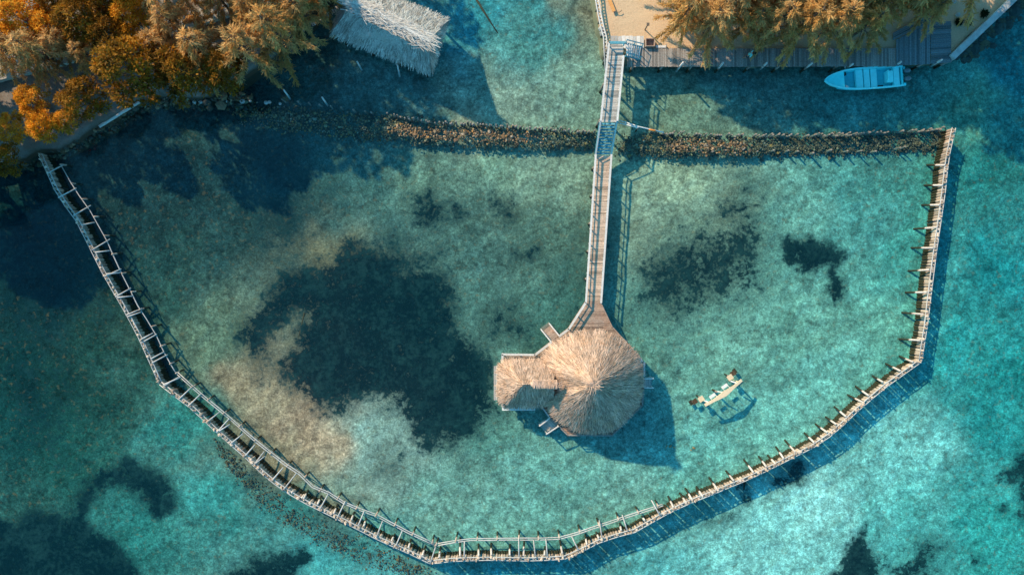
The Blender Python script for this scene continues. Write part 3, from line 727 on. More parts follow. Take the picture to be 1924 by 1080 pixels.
# ------------------------------------------------------------------ walkway and bridge
def planks(mb, a0, a1, b0, b1, w=.145, gap=.02, th=.04, z=0, rnd=random, along=None):
    """planks laid across between line a0->a1 and line b0->b1"""
    n = max(2, int(((a1 - a0).length + (b1 - b0).length) / 2 / w))
    for i in range(n):
        t0, t1 = i / n, (i + 1) / n; g = gap / max(.01, (a1 - a0).length) / 2
        p = [a0.lerp(a1, t0 + g), a0.lerp(a1, t1 - g), b0.lerp(b1, t1 - g), b0.lerp(b1, t0 + g)]
        e0, e1 = rnd.uniform(-.03, .03), rnd.uniform(-.03, .03); d = (p[3] - p[0]).normalized()
        p = [p[0] + d * e0, p[1] + d * e0, p[2] + d * e1, p[3] + d * e1]; dz = Vector((0, 0, rnd.uniform(-.006, .006)))
        top = [q + dz for q in p]; bot = [q + dz - Vector((0, 0, th)) for q in p]
        mb.add(bot + top, [(0, 1, 2, 3), (7, 6, 5, 4), (0, 4, 5, 1), (1, 5, 6, 2), (2, 6, 7, 3), (3, 7, 4, 0)], rnd.choice([.62, .8, .9, 1, 1, 1.1, 1.2]))
def ctop(mb): return mb
def rail_line(root, pts, zr, zd, w=.16, sp=1.27, mat=None, posts=True, mid=True):
    """flat handrail over posts; pts at rail height"""
    mat = mat or M['rail']
    pts = [Vector((p.x, p.y, zr)) for p in pts]
    mb = MB()
    for a, b in zip(pts, pts[1:]):
        e = (b - a).normalized() * w * .4
        mb.beam(a - e * 0, b + e, w, .05, random.uniform(.92, 1.08))
    mb.build('handrail', mat, root)
    if mid:
        mb = MB()
        for a, b in zip(pts, pts[1:]):
            dz = Vector((0, 0, (zr - zd) * .5)); mb.beam(a - dz, b - dz, .05, .06)
        mb.build('middle_rail', mat, root)
    if posts:
        for a, b in zip(pts, pts[1:]):
            n = max(1, round((b - a).length / sp))
            for i in range(n + (1 if b == pts[-1] else 0)):
                p = a.lerp(b, i / n); mb = MB(); mb.beam((p.x, p.y, zd - .1), (p.x, p.y, zr - .026), .085, .085, up=(1, 0, 0)); mb.build('rail_post', mat, root)
def pilings(root, pts, zt, r=.11, name='piling'):
    for p in pts:
        mb = MB(); mb.tube([(p.x, p.y, -1.5), (p.x, p.y, zt)], [r, r * .92], 8, tone=random.uniform(.8, 1.2)); mb.build(name, M['post'], root, True)
ZD, ZR_ = .5, 1.15
rnd0 = random.Random(5)
# lower walkway
g0 = P(1100, 570, ZR_)
wk = thing('walkway', 'long straight plank walkway with white handrails from the blue steps to the round hut', 'walkway', (g0.x, g0.y, 0))
la, lb = P(1119.5, 290, ZR_), P(1101, 568, ZR_); ra, rb = P(1149, 290, ZR_), P(1129.5, 568, ZR_)
def at(p, z): return Vector((p.x, p.y, z))
mb = MB(); planks(mb, at(la, ZD), at(lb, ZD), at(ra, ZD), at(rb, ZD), rnd=rnd0); mb.build('deck', M['deck'], wk)
mb = MB()
for s in (.15, .85): mb.beam(at(la.lerp(ra, s), ZD - .14), at(lb.lerp(rb, s), ZD - .14), .1, .18)
mb.build('joist', M['post'], wk)
rail_line(wk, [la, lb], ZR_, ZD); rail_line(wk, [ra, rb], ZR_, ZD)
pilings(wk, [la.lerp(lb, t).lerp(ra.lerp(rb, t), s) for t in (.08, .27, .46, .65, .84) for s in (-.02, 1.02)], ZD - .1)
# upper bridge
ZB, ZBR = 2.0, 2.7
g0 = P(1152, 225, ZBR)
br = thing('footbridge', 'raised pale plank footbridge with railings between the sandy shore and the open steps', 'bridge', (g0.x, g0.y, 0))
ua, ub, va, vb = P(1144.5, 80, ZBR), P(1129, 226, ZBR), P(1174, 80, ZBR), P(1160, 226, ZBR)
mb = MB(); planks(mb, at(ua, ZB), at(ub, ZB), at(va, ZB), at(vb, ZB), rnd=rnd0); mb.build('deck', M['deck_grey'], br)
mb = MB()
for s in (.12, .88): mb.beam(at(ua.lerp(va, s), ZB - .16), at(ub.lerp(vb, s), ZB - .16), .1, .22)
mb.build('joist', M['post'], br)
rail_line(br, [ua, ub], ZBR, ZB); rail_line(br, [va.lerp(vb, .17), vb], ZBR, ZB)
rail_line(br, [ua, va], ZBR, ZB, mat=M['rail_shade'], sp=1.5)
pilings(br, [ua.lerp(ub, t).lerp(va.lerp(vb, t), s) for t in (.04, .5, .97) for s in (0, 1)], ZB - .1)
# steps down to the walkway
g0 = P(1140, 255, 1.5)
st = thing('stairs', 'open steps with blue shade in their colour between the raised footbridge and the lower walkway', 'steps', (g0.x, g0.y, 0))
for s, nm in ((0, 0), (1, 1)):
    mb = MB(); a = at(ub.lerp(vb, s), ZB - .12); b_ = at(la.lerp(ra, s), ZD - .05); mb.beam(a, b_, .08, .24); mb.build('stringer', M['rail_shade'], st)
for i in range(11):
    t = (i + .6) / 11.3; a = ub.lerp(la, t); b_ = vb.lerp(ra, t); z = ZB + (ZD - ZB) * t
    mb = MB(); mb.beam(at(a.lerp(b_, .06), z), at(a.lerp(b_, .94), z), .15, .04, random.uniform(.9, 1.3)); mb.build('tread', M['rail_shade'], st)
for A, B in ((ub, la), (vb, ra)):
    mb = MB(); mb.beam(at(A, ZBR), at(B, ZR_), .11, .05); mb.build('handrail', M['rail'] if A is ub else M['rail_shade'], st)
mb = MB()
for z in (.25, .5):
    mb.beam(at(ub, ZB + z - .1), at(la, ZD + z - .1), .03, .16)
mb.build('added_shade_board', M['rail_shade'], st)  # left boards added so that the treads fall in shade
# side steps to the boardwalk
ZW = 1.0
s0, s1 = P(1176, 92, 2.0), P(1205, 97, 1.4)
ss = thing('stairs', 'short side steps with blue shade in their colour from the footbridge head down to the boardwalk', 'steps', (s0.x, s0.y, 0))
e0a, e0b, e1a, e1b = at(P(1175.5, 80, 2.3), 2.2), at(P(1176, 104, 2.3), 2.2), at(P(1207, 87, 1.2), ZW), at(P(1203, 111, 1.2), ZW)
for i in range(7):
    t = (i + .7) / 7.6; mb = MB(); mb.beam(e0a.lerp(e1a, t), e0b.lerp(e1b, t), .13, .04, random.uniform(.9, 1.3)); mb.build('tread', M['rail'], ss)
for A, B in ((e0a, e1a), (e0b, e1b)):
    mb = MB(); mb.beam(A - Vector((0, 0, .1)), B - Vector((0, 0, .05)), .06, .2); mb.build('stringer', M['rail_shade'], ss)
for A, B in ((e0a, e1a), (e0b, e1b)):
    up = Vector((0, 0, .75)); mb = MB(); mb.beam(A + up, B + up, .07, .05); mb.build('handrail', M['rail_shade'], ss)
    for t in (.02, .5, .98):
        p = A.lerp(B, t); mb = MB(); mb.beam(p - Vector((0, 0, .1)), p + up, .06, .06, up=(1, 0, 0)); mb.build('rail_post', M['rail_shade'], ss)
# landing deck on the sand
ld = [at(p, 1.02) for p in PL([(1147, 68), (1210, 68), (1210, 91), (1147, 91)], 1.02)]
mb = MB(); planks(mb, ld[0], ld[1], ld[3], ld[2], w=.3, rnd=rnd0)
tag(mb.build('landing_deck', M['rail']), 'small pale plank landing on the sand at the head of the footbridge', 'deck')

# boardwalk
g0 = P(1450, 110, ZW)
bw = thing('boardwalk', 'long grey plank boardwalk along the sandy shore under the feathery trees', 'boardwalk', (g0.x, g0.y, 0))
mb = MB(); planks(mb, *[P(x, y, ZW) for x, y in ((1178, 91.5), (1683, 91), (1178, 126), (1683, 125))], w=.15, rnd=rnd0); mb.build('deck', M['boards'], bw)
mb = MB(); mb.beam(P(1178, 124.5, ZW - .14), P(1683, 123.5, ZW - .14), .08, .2); mb.beam(P(1178, 100, ZW - .14), P(1683, 100, ZW - .14), .08, .2); mb.build('joist', M['post'], bw)
pilings(bw, [P(x, 123.5, ZW) for x in range(1190, 1684, 55)], ZW - .1)
g0 = P(1735, 90, ZW)
wd = thing('wide_deck', 'wide plank deck with boards in three directions at the right end of the boardwalk', 'deck', (g0.x, g0.y, 0))
z3 = ZW + .003
mb = MB(); planks(mb, *[P(x, y, ZW) for x, y in ((1684, 75), (1748, 42), (1684, 123.5), (1748, 120.5))], w=.15, rnd=rnd0); mb.build('deck', M['boards_shade'], wd)
mb = MB(); planks(mb, *[P(x, y, ZW) for x, y in ((1749, 42), (1749, 120.5), (1787, 40), (1787, 117.5))], w=.16, rnd=rnd0); mb.build('side_deck', M['boards_shade'], wd)
mb = MB(); planks(mb, *[P(x, y, ZW + .03) for x, y in ((1678, 62), (1678, 76), (1760, 18), (1760, 36))], w=.16, rnd=rnd0); mb.build('border_deck', M['boards_shade'], wd)
pilings(wd, [P(x, y, ZW) for x, y in ((1690, 121), (1735, 119), (1780, 115.5))], ZW - .1)
mb = MB(); mb.beam(P(1684, 122, ZW - .14), P(1787, 116.5, ZW - .14), .08, .2); mb.build('joist', M['post'], wd)
for i, (a, b_) in enumerate([((1275,128.7),(1283.5,117.8)),((1350,128.7),(1359,117.8)),((1433,126),(1441,118.5)),((1514,128),(1526,119)),((1594,126.5),(1602.5,120.5)),((1684,122.5),(1693,116.5)),((1756,120.5),(1770,112.5))]):
    A, B = P(*a, .2), P(*b_, 2.2); d = (A - B) / (A.z - B.z); lo = A + d * (-1.5 - A.z); mb = MB()
    mb.tube([lo, A, B], [.1, .09, .08], 8)
    nth = ['nearest the side steps', 'second from the side steps', 'just right of the person', 'left of the boat bow', 'beside the boat foredeck', 'beside the boat stern', 'on the edge of the wide deck'][i]
    tag(mb.build('mooring_post', M['rail'], None, True), 'pale leaning mooring post on the boardwalk edge, ' + nth, 'post', 'mooring posts along the boardwalk')
# sea wall on the right
mb = MB(); a, b_ = P(1790, 108, 1.25), P(2140, -224, 1.25)
d = (b_ - a).normalized(); n = Vector((-d.y, d.x, 0)); k = 0; L = (b_ - a).length
while k < L:
    l = min(random.uniform(4.5, 6), L - k); mb.beam(a + d * (k + .012) - Vector((0, 0, 1.4)), a + d * (k + l - .012) - Vector((0, 0, 1.4)), .52, 2.8, random.uniform(.92, 1.08)); k += l
tag(mb.build('sea_wall', M['concrete']), 'straight flat topped concrete sea wall running to the upper right corner', 'wall')
rubble('wall_rubble', [(1802, 108), (1924, -6)], [(1812, 118), (1940, 8)], 240, lambda t, u, x: -.95 + .25 * (1 - u), pal=PALD[:4], size=(.12, .3), seed=6)

# sandy shore edge, upper left of the sand
g0 = P(1127, 30, 1.2)
ef = thing('low_fence', 'low pale picket edging along the left side of the sandy ground', 'fence', (g0.x, g0.y, 0))
eo = PL([(1118, -40), (1121, 0), (1126, 28), (1130.5, 50), (1136, 70), (1139, 131)], 1.35)
for d_ in (-.09, .17):
    mb = MB(); mb.tube([p + Vector((d_, 0, 0)) for p in eo], .055, 6); mb.build('rail', M['rail'], ef, True)
for p in resample(eo, .27)[:95]:
    mb = MB(); mb.beam(p + Vector((-.12, 0, -.07)), p + Vector((.2, random.uniform(-.04, .04), -.07)), .1, .04, random.uniform(.7, 1.2)); mb.build('slat', M['rail'], ef)
for p in resample(eo, 1.1):
    mb = MB(); mb.tube([(p.x + .04, p.y, -1.3), (p.x + .04, p.y, 1.28)], .07, 7); mb.build('post', M['post'], ef, True)
def stone(x, y, z, r, label, group=None, mat='stone'):
    mb = MB(); p = P(x, y, z); random.seed(int(x * 7 + y)); mb.blob(p, (r, r * .85, r * .6), 1, .18)
    return tag(mb.build('boulder', M[mat]), label, 'stone', group)
stone(1129.5, 55, .9, .28, 'upper white boulder at the bend of the low picket edging')
stone(1132, 63, .8, .3, 'lower white boulder at the bend of the low picket edging')
for x, y in ((365, 192), (377, 192), (420, 187), (424, 190), (456, 191), (470, 190), (500, 193), (506, 192), (526, 195), (172, 246), (160, 253), (143, 266), (128, 275), (118, 281)):
    stone(x, y, .05, random.uniform(.14, .26), 'small pale stone half sunk in the dark water along the left shoreline', 'pale stones along the left shoreline')
mb = MB(); mb.tube([P(262, 192, .35), P(225, 214, .33), P(187, 238, .3)], [.13, .15, .14], 8)
tag(mb.build('shore_log', M['rail'], None, True), 'straight pale log lying along the left shoreline below the mangroves', 'log')
mb = MB(); mb.beam(P(1143, -6, .98), P(1154, 22, .98), .27, .08)
tag(mb.build('plank', M['plank_orange']), 'bright orange board lying on the lit sand', 'plank')
mb = MB(); mb.tube(PL([(1158, 23), (1164, 23.5), (1168, 20)], .93), .03, 5)
tag(mb.build('stick', M['trunk']), 'thin curved dark stick on the sand below the orange board', 'stick')
g0 = P(1212, 56, .8)
lp = thing('signal_post', 'short dark post with a small cap standing on the lit sand, long thin shadow', 'post', (g0.x, g0.y, .8))
mb = MB(); mb.tube([(g0.x, g0.y, .5), (g0.x + .02, g0.y, 2.0)], .05, 7); mb.build('pole', M['trunk'], lp, True)
mb = MB(); mb.box((g0.x + .02, g0.y, 2.06), (.22, .22, .12)); mb.build('cap', M['trunk'], lp)
g0 = P(1220, 83, .9)
cr = thing('open_crate', 'open brown wooden box half filled with shade at the landing', 'crate', (g0.x, g0.y, .8))
mb = MB(); mb.box((g0.x, g0.y, .86), (.74, .6, .06)); mb.build('base', M['deck_red'], cr)
for dx, dy, sx, sy in ((-.36, 0, .05, .66), (.36, 0, .05, .66), (0, .31, .67, .05), (0, -.31, .67, .05)):
    mb = MB(); mb.box((g0.x + dx, g0.y + dy, 1.13), (sx, sy, .48)); mb.build('side_panel', M['deck_red'], cr)
mb = MB(); p = P(1242, 88, 1.0); mb.box((p.x, p.y, .99), (.9, .2, .1)); mb.box((p.x + .42, p.y + .05, 1.05), (.05, .22, .3), tone=.4)
tag(mb.build('bench_board', M['rail']), 'pale low board with one dark end on the sand beside the boardwalk', 'board')
def shrub(x, y, r, label):
    rg = np.random.default_rng(int(x)); m_ = 260; u = rg.normal(size=(m_, 3)); u /= np.linalg.norm(u, axis=1, keepdims=True); u[:, 2] = np.abs(u[:, 2])
    p = P(x, y, .9); me = quads_mesh('foliage', np.array(p) + u * r * rg.uniform(.3, 1, (m_, 1)), u + rg.normal(size=(m_, 3)) * .5, u + rg.normal(size=(m_, 3)) * .5, np.stack([rg.uniform(.12, .25, m_), rg.uniform(.06, .1, m_)], 1), rg.uniform(.6, 1.2, m_), M['leaf_dark'])
    o = bpy.data.objects.new('shrub', me); COL.objects.link(o); tag(o, label, 'shrub')
shrub(1849, 26, .24, 'small dark round shrub on the shaded sand beside the sea wall')
shrub(1801, 42, .25, 'dark low shrub on the shaded sand just right of the wide deck')
shrub(1819, 43, .18, 'tiny dark tuft on the sand between the two larger dark shrubs')
stone(1800, 28, 1.0, .24, 'whitish stone on the shaded sand right of the wide deck'); stone(1793, 3, 1.0, .25, 'whitish stone on the shaded sand at the top edge')

# ------------------------------------------------------------------ thatch helpers
def thatch_blades(mb, faces, n, rnd, ln=(.45, .85), wd=(.04, .1), lift=(.03, .13), over=.25):
    """faces: list of (ridge_a, ridge_b, eave_a, eave_b, weight); tufts point from ridge to eave"""
    tot = sum(f[4] for f in faces)
    for ra_, rb_, ea, eb, wg in faces:
        nrm = ((eb - ea).cross(ra_.lerp(rb_, .5) - ea)).normalized()
        if nrm.z < 0: nrm = -nrm
        top_len = (rb_ - ra_).length; bot_len = (eb - ea).length
        for _ in range(int(n * wg / tot)):
            while True:
                t = rnd.random()
                if rnd.random() * max(top_len, bot_len) <= top_len + (bot_len - top_len) * t: break
            u = rnd.random(); a, b = ra_.lerp(ea, t), rb_.lerp(eb, t); p = a.lerp(b, u)
            dn = (ea.lerp(eb, u) - ra_.lerp(rb_, u)).normalized(); sd_ = dn.cross(nrm).normalized()
            dn = (dn + sd_ * rnd.gauss(0, .16)).normalized()
            L = rnd.uniform(*ln); w_ = rnd.uniform(*wd)
            p = p + nrm * rnd.uniform(.0, .05); q = p + dn * L + nrm * rnd.uniform(*lift) - Vector((0, 0, .02))
            tn = rnd.choice([.55, .75, .92, 1.05, 1.15, 1.28]) * (.70 + .42 * (hash((round(ra_.x + ea.x, 2), int(u * bot_len * 2.2), int(t * 4.5 + u * 2))) % 997) / 997)
            s2 = sd_ * w_ * .5; s3 = sd_ * w_ * .22
            mb.add([p - s2, p + s2, q + s3, q - s3], [(0, 1, 2, 3)], tn)

# ------------------------------------------------------------------ round hut on its platform
gp = P(1115, 725, ZD)
pf = thing('hut_platform', 'reddish plank platform over the water with railings, carrying the two golden thatched roofs', 'platform', (gp.x, gp.y, 0))
main = [(1101, 568), (1069, 618), (1051.5, 631), (1036, 643), (1005.5, 667), (1019, 762), (1033.5, 786), (1050, 801), (1067, 818), (1151, 819), (1208, 762), (1211, 732), (1211, 680), (1207, 675), (1151, 614), (1129.5, 568)]
mp = [at(P(x, y, ZR_), ZD) for x, y in main]
mb = MB()
# planks cut to the outline: horizontal boards clipped by the polygon
def clip_planks(mb, poly, z, w=.15, gap=.02, th=.05, rnd=rnd0, ang=0.0):
    ca, sa = math.cos(-ang), math.sin(-ang)
    q = [(p.x * ca - p.y * sa, p.x * sa + p.y * ca) for p in poly]
    y = min(b for a, b in q) + w / 2; y1 = max(b for a, b in q); c2_, s2_ = math.cos(ang), math.sin(ang)
    while y < y1:
        xs = []
        for (ax, ay), (bx, by) in zip(q, q[1:] + q[:1]):
            if (ay > y) != (by > y): xs.append(ax + (y - ay) / (by - ay) * (bx - ax))
        xs.sort()
        for a, b in zip(xs[::2], xs[1::2]):
            segs = [a]
            while b - segs[-1] > 3.4: segs.append(segs[-1] + rnd.uniform(1.6, 3))
            segs.append(b)
            for u, v in zip(segs, segs[1:]):
                if v - u < .05: continue
                cx, cy = (u + v) / 2, y
                mb.box((cx * c2_ - cy * s2_, cx * s2_ + cy * c2_, z - th / 2 + rnd.uniform(-.004, .004)), (v - u - .012, w - gap, th), ang, rnd.choice([.6, .78, .9, 1, 1.08, 1.2]))
        y += w
clip_planks(mb, mp, ZD); mb.build('deck', M['deck_red'], pf)
sp_ = [at(P(x, y, ZR_), ZD) for x, y in ((943, 665.5), (1005, 667), (1019, 762), (1012, 764), (943, 764))]
mb = MB(); clip_planks(mb, sp_, ZD - .002); mb.build('side_deck', M['deck_red'], pf)
rail_line(pf, [P(x, y, ZR_) for x, y in ((1101, 568), (1069, 618), (1051.5, 631))], ZR_, ZD, .17, 1.2)
rail_line(pf, [P(x, y, ZR_) for x, y in ((1036, 643), (1005.5, 666.5), (944, 665.5), (944, 762))], ZR_, ZD, .17, 1.2)
rail_line(pf, [P(x, y, ZR_) for x, y in ((1129.5, 568), (1151, 614), (1207, 675))], ZR_ - .35, ZD, .07, 1.3, M['deck_red'])
rail_line(pf, [P(x, y, ZR_) for x, y in ((1210.5, 681), (1210.5, 706))], ZR_, ZD, .15, 1.2)
rail_line(pf, [P(x, y, ZR_) for x, y in ((1210.5, 732), (1208, 762), (1151, 819), (1067, 818), (1050, 801))], ZR_ - .2, ZD, .1, 1.4, M['boards'])  # darker wood on this side puts the shade into the rail colour
rail_line(pf, [P(x, y, ZR_) for x, y in ((1033.5, 786), (1019, 766))], ZR_ - .2, ZD, .1, 1.4, M['rail'])
mb = MB(); p = P(1204, 677, ZR_); mb.box((p.x, p.y, ZR_ - .3), (.26, .26, .8), .6); mb.build('bollard', M['rail'], pf)
pilings(pf, [at(P(x, y, ZD), 0) for x, y in ((1075, 640), (1040, 680), (1050, 770), (1075, 808), (1145, 808), (1195, 760), (1198, 690), (1150, 640), (950, 680), (950, 755), (1000, 755), (1110, 720))], ZD - .06, .14)
mb = MB()
for (x0, y0), (x1, y1) in zip(main, main[1:] + main[:1]):
    a, b_ = P(x0, y0, ZR_), P(x1, y1, ZR_); mb.beam(at(a, ZD - .17), at(b_, ZD - .17), .08, .22)
mb.build('edge_beam', M['deck_red'], pf)
def water_steps(label, a, b_, c, d, n, mat, zlow=-.15, flat=0.45, railmat=None):
    """a,b on the platform edge, d,c the far ends (photo px at deck height)"""
    A, B, C, D = (at(P(x, y, 1.4), 0) for x, y in (a, b_, c, d))
    root = thing('water_steps', label, 'steps', (A.x, A.y, 0), 'steps from the hut platform into the water')
    lm = MB(); planks(lm, at(A, ZD), at(A.lerp(D, flat), ZD), at(B, ZD), at(B.lerp(C, flat), ZD), rnd=rnd0); lm.build('landing', mat, root)
    for i in range(n):
        t = flat + (1 - flat) * (i + .6) / n; z = ZD + (zlow - ZD) * (i + 1) / n
        q = MB(); q.beam(at(A.lerp(D, t), z), at(B.lerp(C, t), z), .2, .04, random.choice([.8, 1, 1.2])); q.build('tread', mat, root)
    for u, v in ((A, D), (B, C)):
        q = MB(); q.beam(at(u, ZD + .65), at(u.lerp(v, 1.0), ZD + .45), .1, .06); q.build('handrail', railmat or M['rail'], root)
        for t in (.05, .95):
            w_ = u.lerp(v, t); q = MB(); q.beam(at(w_, -1.3 if t > .5 else ZD - .2), at(w_, ZD + .6 - .18 * t), .08, .08, up=(1, 0, 0)); q.build('rail_post', M['rail'], root)
        q = MB(); q.beam(at(u.lerp(v, flat), ZD - .08), at(v, zlow - .05), .05, .18); q.build('stringer', mat, root)
water_steps('sunlit reddish steps into the water on the upper left of the platform', (1036, 643), (1051.5, 631.5), (1032.5, 608), (1017, 619.5), 5, M['deck_red'], railmat=M['rail'])
water_steps('shaded blue grey steps into the water on the lower left of the platform', (1033.5, 786), (1050, 801), (1026.5, 817.5), (1013.5, 802), 4, M['deck_grey'])
water_steps('short shaded ladder steps into the water on the right of the platform', (1211, 729), (1211, 712), (1230, 712), (1230, 730), 4, M['deck_grey'], flat=.35)
mb = MB(); a, b_ = P(930.5, 687, 1.6), P(930.5, 751, 1.6); planks(mb, at(P(927.5, 687, 1.2), 1.2), at(P(934.5, 687, 1.2), 1.2), at(P(927.5, 751, 1.2), 1.2), at(P(934.5, 751, 1.2), 1.2), w=.15, rnd=rnd0)
mb.build('side_ledge', M['rail'], pf)
mb = MB(); planks(mb, at(P(943.5, 764, 1.0), 1.0), at(P(943.5, 771, 1.0), 1.0), at(P(1006, 764, 1.0), 1.0), at(P(1006, 771, 1.0), 1.0), w=.15, rnd=rnd0); mb.build('front_ledge', M['white'], pf)

def round_hut():
    rnd = random.Random(3)
    eave_px = [(1078, 632), (1103, 628), (1128, 629), (1148, 634), (1167, 645), (1183, 658), (1195, 673), (1202, 690), (1204, 707), (1203, 724), (1200, 740), (1192, 762), (1180, 778), (1167, 791), (1150, 802), (1133, 807), (1112, 808), (1092, 806), (1076, 800), (1064, 794), (1049, 783), (1036, 770), (1028, 756), (1031, 745), (1037, 730), (1031, 715), (1025, 700), (1022, 686), (1026, 673), (1034, 660), (1045, 649), (1060, 640)]
    ZE, ZA = 2.3, 6.9
    root = thing('round_thatched_roof', 'large round golden thatched roof coming to a point over the platform', 'thatched roof', (gp.x, gp.y, ZD))
    apex = P(1115, 723, ZA); ev = PL(eave_px, ZE); n = len(ev)
    rings = 14; core = MB(); vs = [apex]; fs = []
    for k in range(1, rings + 1):
        t = k / rings
        for i, e in enumerate(ev):
            p = apex.lerp(e, t); p = p + Vector((0, 0, rnd.uniform(-.05, .05) + .18 * math.sin(math.pi * t) - .06)); vs.append(p)
    for i in range(n): fs.append((0, 1 + i, 1 + (i + 1) % n))
    for k in range(rings - 1):
        for i in range(n):
            a = 1 + k * n; fs.append((a + i, a + n + i, a + n + (i + 1) % n, a + (i + 1) % n))
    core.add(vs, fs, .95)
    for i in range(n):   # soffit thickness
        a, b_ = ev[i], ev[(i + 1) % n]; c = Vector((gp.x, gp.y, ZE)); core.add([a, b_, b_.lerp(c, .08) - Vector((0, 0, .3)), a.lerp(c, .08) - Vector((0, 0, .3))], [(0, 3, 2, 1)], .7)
    bl = []
    for i in range(n): bl.append((apex, apex, ev[i], ev[(i + 1) % n], ((ev[i] - apex).cross(ev[(i + 1) % n] - apex)).length))
    # raise the blades a little with the belly of the roof
    th = MB(); thatch_blades(th, bl, 12500, rnd, wd=(.03, .075), lift=(-.03, .11))
    for j, v in enumerate(th.v):
        d = math.hypot(v[0] - apex.x, v[1] - apex.y); t = min(1, d / 4.0); th.v[j] = (v[0], v[1], v[2] + .18 * math.sin(math.pi * t) - .03)
    core.v, core.f, core.t = core.v, core.f, core.t
    nn_ = len(core.v); core.v += th.v; core.f += [tuple(i + nn_ for i in f) for f in th.f]; core.t += th.t
    core.build('thatch', M['thatch'], root)
    tf = MB()
    for k in range(160):
        a = rnd.uniform(0, 6.28); d = Vector((math.cos(a), math.sin(a), rnd.uniform(-.9, .3))).normalized(); p = apex + Vector((rnd.gauss(0, .08), rnd.gauss(0, .08), .15)); s_ = Vector((-d.y, d.x, 0)) * .035
        q = p + d * rnd.uniform(.3, .75); tf.add([p - s_, p + s_, q + s_ * .4, q - s_ * .4], [(0, 1, 2, 3)], rnd.uniform(.6, 1.15))
    tf.build('apex_tuft', M['thatch'], root)
    for i in range(0, n, 4):
        e = ev[i].lerp(Vector((apex.x, apex.y, ZE)), .16); q = MB(); q.tube([(e.x, e.y, ZD), (e.x, e.y, ZE + .3)], .09, 8); q.build('post', M['post'], root, True)
round_hut()
def small_hut():
    rnd = random.Random(4); ZE, ZA = 2.1, 4.7
    c = P(985, 722, ZD); root = thing('hipped_thatched_roof', 'smaller golden hipped thatched roof joined to the left of the round roof', 'thatched roof', (c.x, c.y, ZD))
    ra_, rb_ = P(984, 722, ZA), P(1052, 721, ZA)
    ev = PL([(1040, 681), (1012, 679), (985, 680), (960, 678.5), (949, 680), (941.5, 686), (938.5, 697), (939, 715), (938.5, 735), (940, 750), (944, 759), (950, 763), (970, 762), (990, 763.5), (1010, 761), (1040, 757)], ZE)
    cc = P(985, 721, ZE); up = lambda v: v + Vector((0, 0, -.04)); lo = Vector((0, 0, -.25)); mb = MB(); fs = []
    ar = lambda a, b_, c_, d: ((b_ - a).length + (d - c_).length) * ((a + b_) / 2 - (c_ + d) / 2).length / 2
    rp = lambda e: ra_.lerp(rb_, max(0, min(1, (e.x - ra_.x - .15) / (rb_.x - ra_.x))))     # ridge point above an eave point
    for a, b_ in zip(ev, ev[1:]):
        ta, tb = rp(a), rp(b_)
        if (ta - tb).length < 1e-3: mb.add([up(ta), up(a), up(b_)], [(0, 1, 2)], .9)
        else: mb.add([up(ta), up(a), up(b_), up(tb)], [(0, 1, 2, 3)], .9)
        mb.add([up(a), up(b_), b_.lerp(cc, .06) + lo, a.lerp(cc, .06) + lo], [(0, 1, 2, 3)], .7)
        fs.append((ta, tb, a, b_, ar(ta, tb, a, b_)))
    thatch_blades(mb, fs, 4400, rnd, (.4, .7), (.03, .075), lift=(-.03, .10)); mb.build('thatch', M['thatch'], root)
    q = MB(); a, b_ = P(1001, 721.5, ZA + .12), P(1047, 722, ZA + .12); q.tube([a + Vector((-.12, 0, -.05)), a, a.lerp(b_, .5), b_], [.16, .27, .27, .25], 12); 
    for _ in range(420):
        t = rnd.random(); an = rnd.uniform(-1.3, 1.3); p = a.lerp(b_, t) + Vector((0, math.sin(an) * .28, math.cos(an) * .28)); d = Vector((rnd.gauss(0, .1), math.copysign(1, math.sin(an)) * math.cos(an), -abs(math.sin(an)))).normalized(); e = p + d * .26 + Vector((0, 0, .02)); s_ = Vector((.035, 0, 0))
        q.add([p - s_, p + s_, e + s_ * .5, e - s_ * .5], [(0, 1, 2, 3)], rnd.uniform(.7, 1.2))
    for k in range(60):
        p = b_ + Vector((.05, rnd.uniform(-.2, .2), rnd.uniform(-.1, .2))); d = Vector((rnd.uniform(.3, 1), rnd.uniform(-.8, .8), rnd.uniform(-.2, .5))).normalized() * rnd.uniform(.2, .5); s_ = Vector((-d.y, d.x, 0)).normalized() * .03; q.add([p - s_, p + s_, p + d], [(0, 1, 2)], rnd.uniform(.6, 1))
    q.build('ridge_cap', M['thatch'], root)
    for dy in (-.31, .31):
        q = MB(); o_ = Vector((0, dy, -.05)); q.tube([a + o_, b_ + o_ + Vector((.25, 0, 0))], .035, 6); q.build('batten', M['trunk'], root, True)
    for x, y in ((946, 690), (946, 752), (1010, 690), (1010, 752)):
        p = P(x, y, ZD); q = MB(); q.tube([(p.x, p.y, ZD), (p.x, p.y, ZE + .35)], .08, 8); q.build('post', M['post'], root, True)
small_hut()

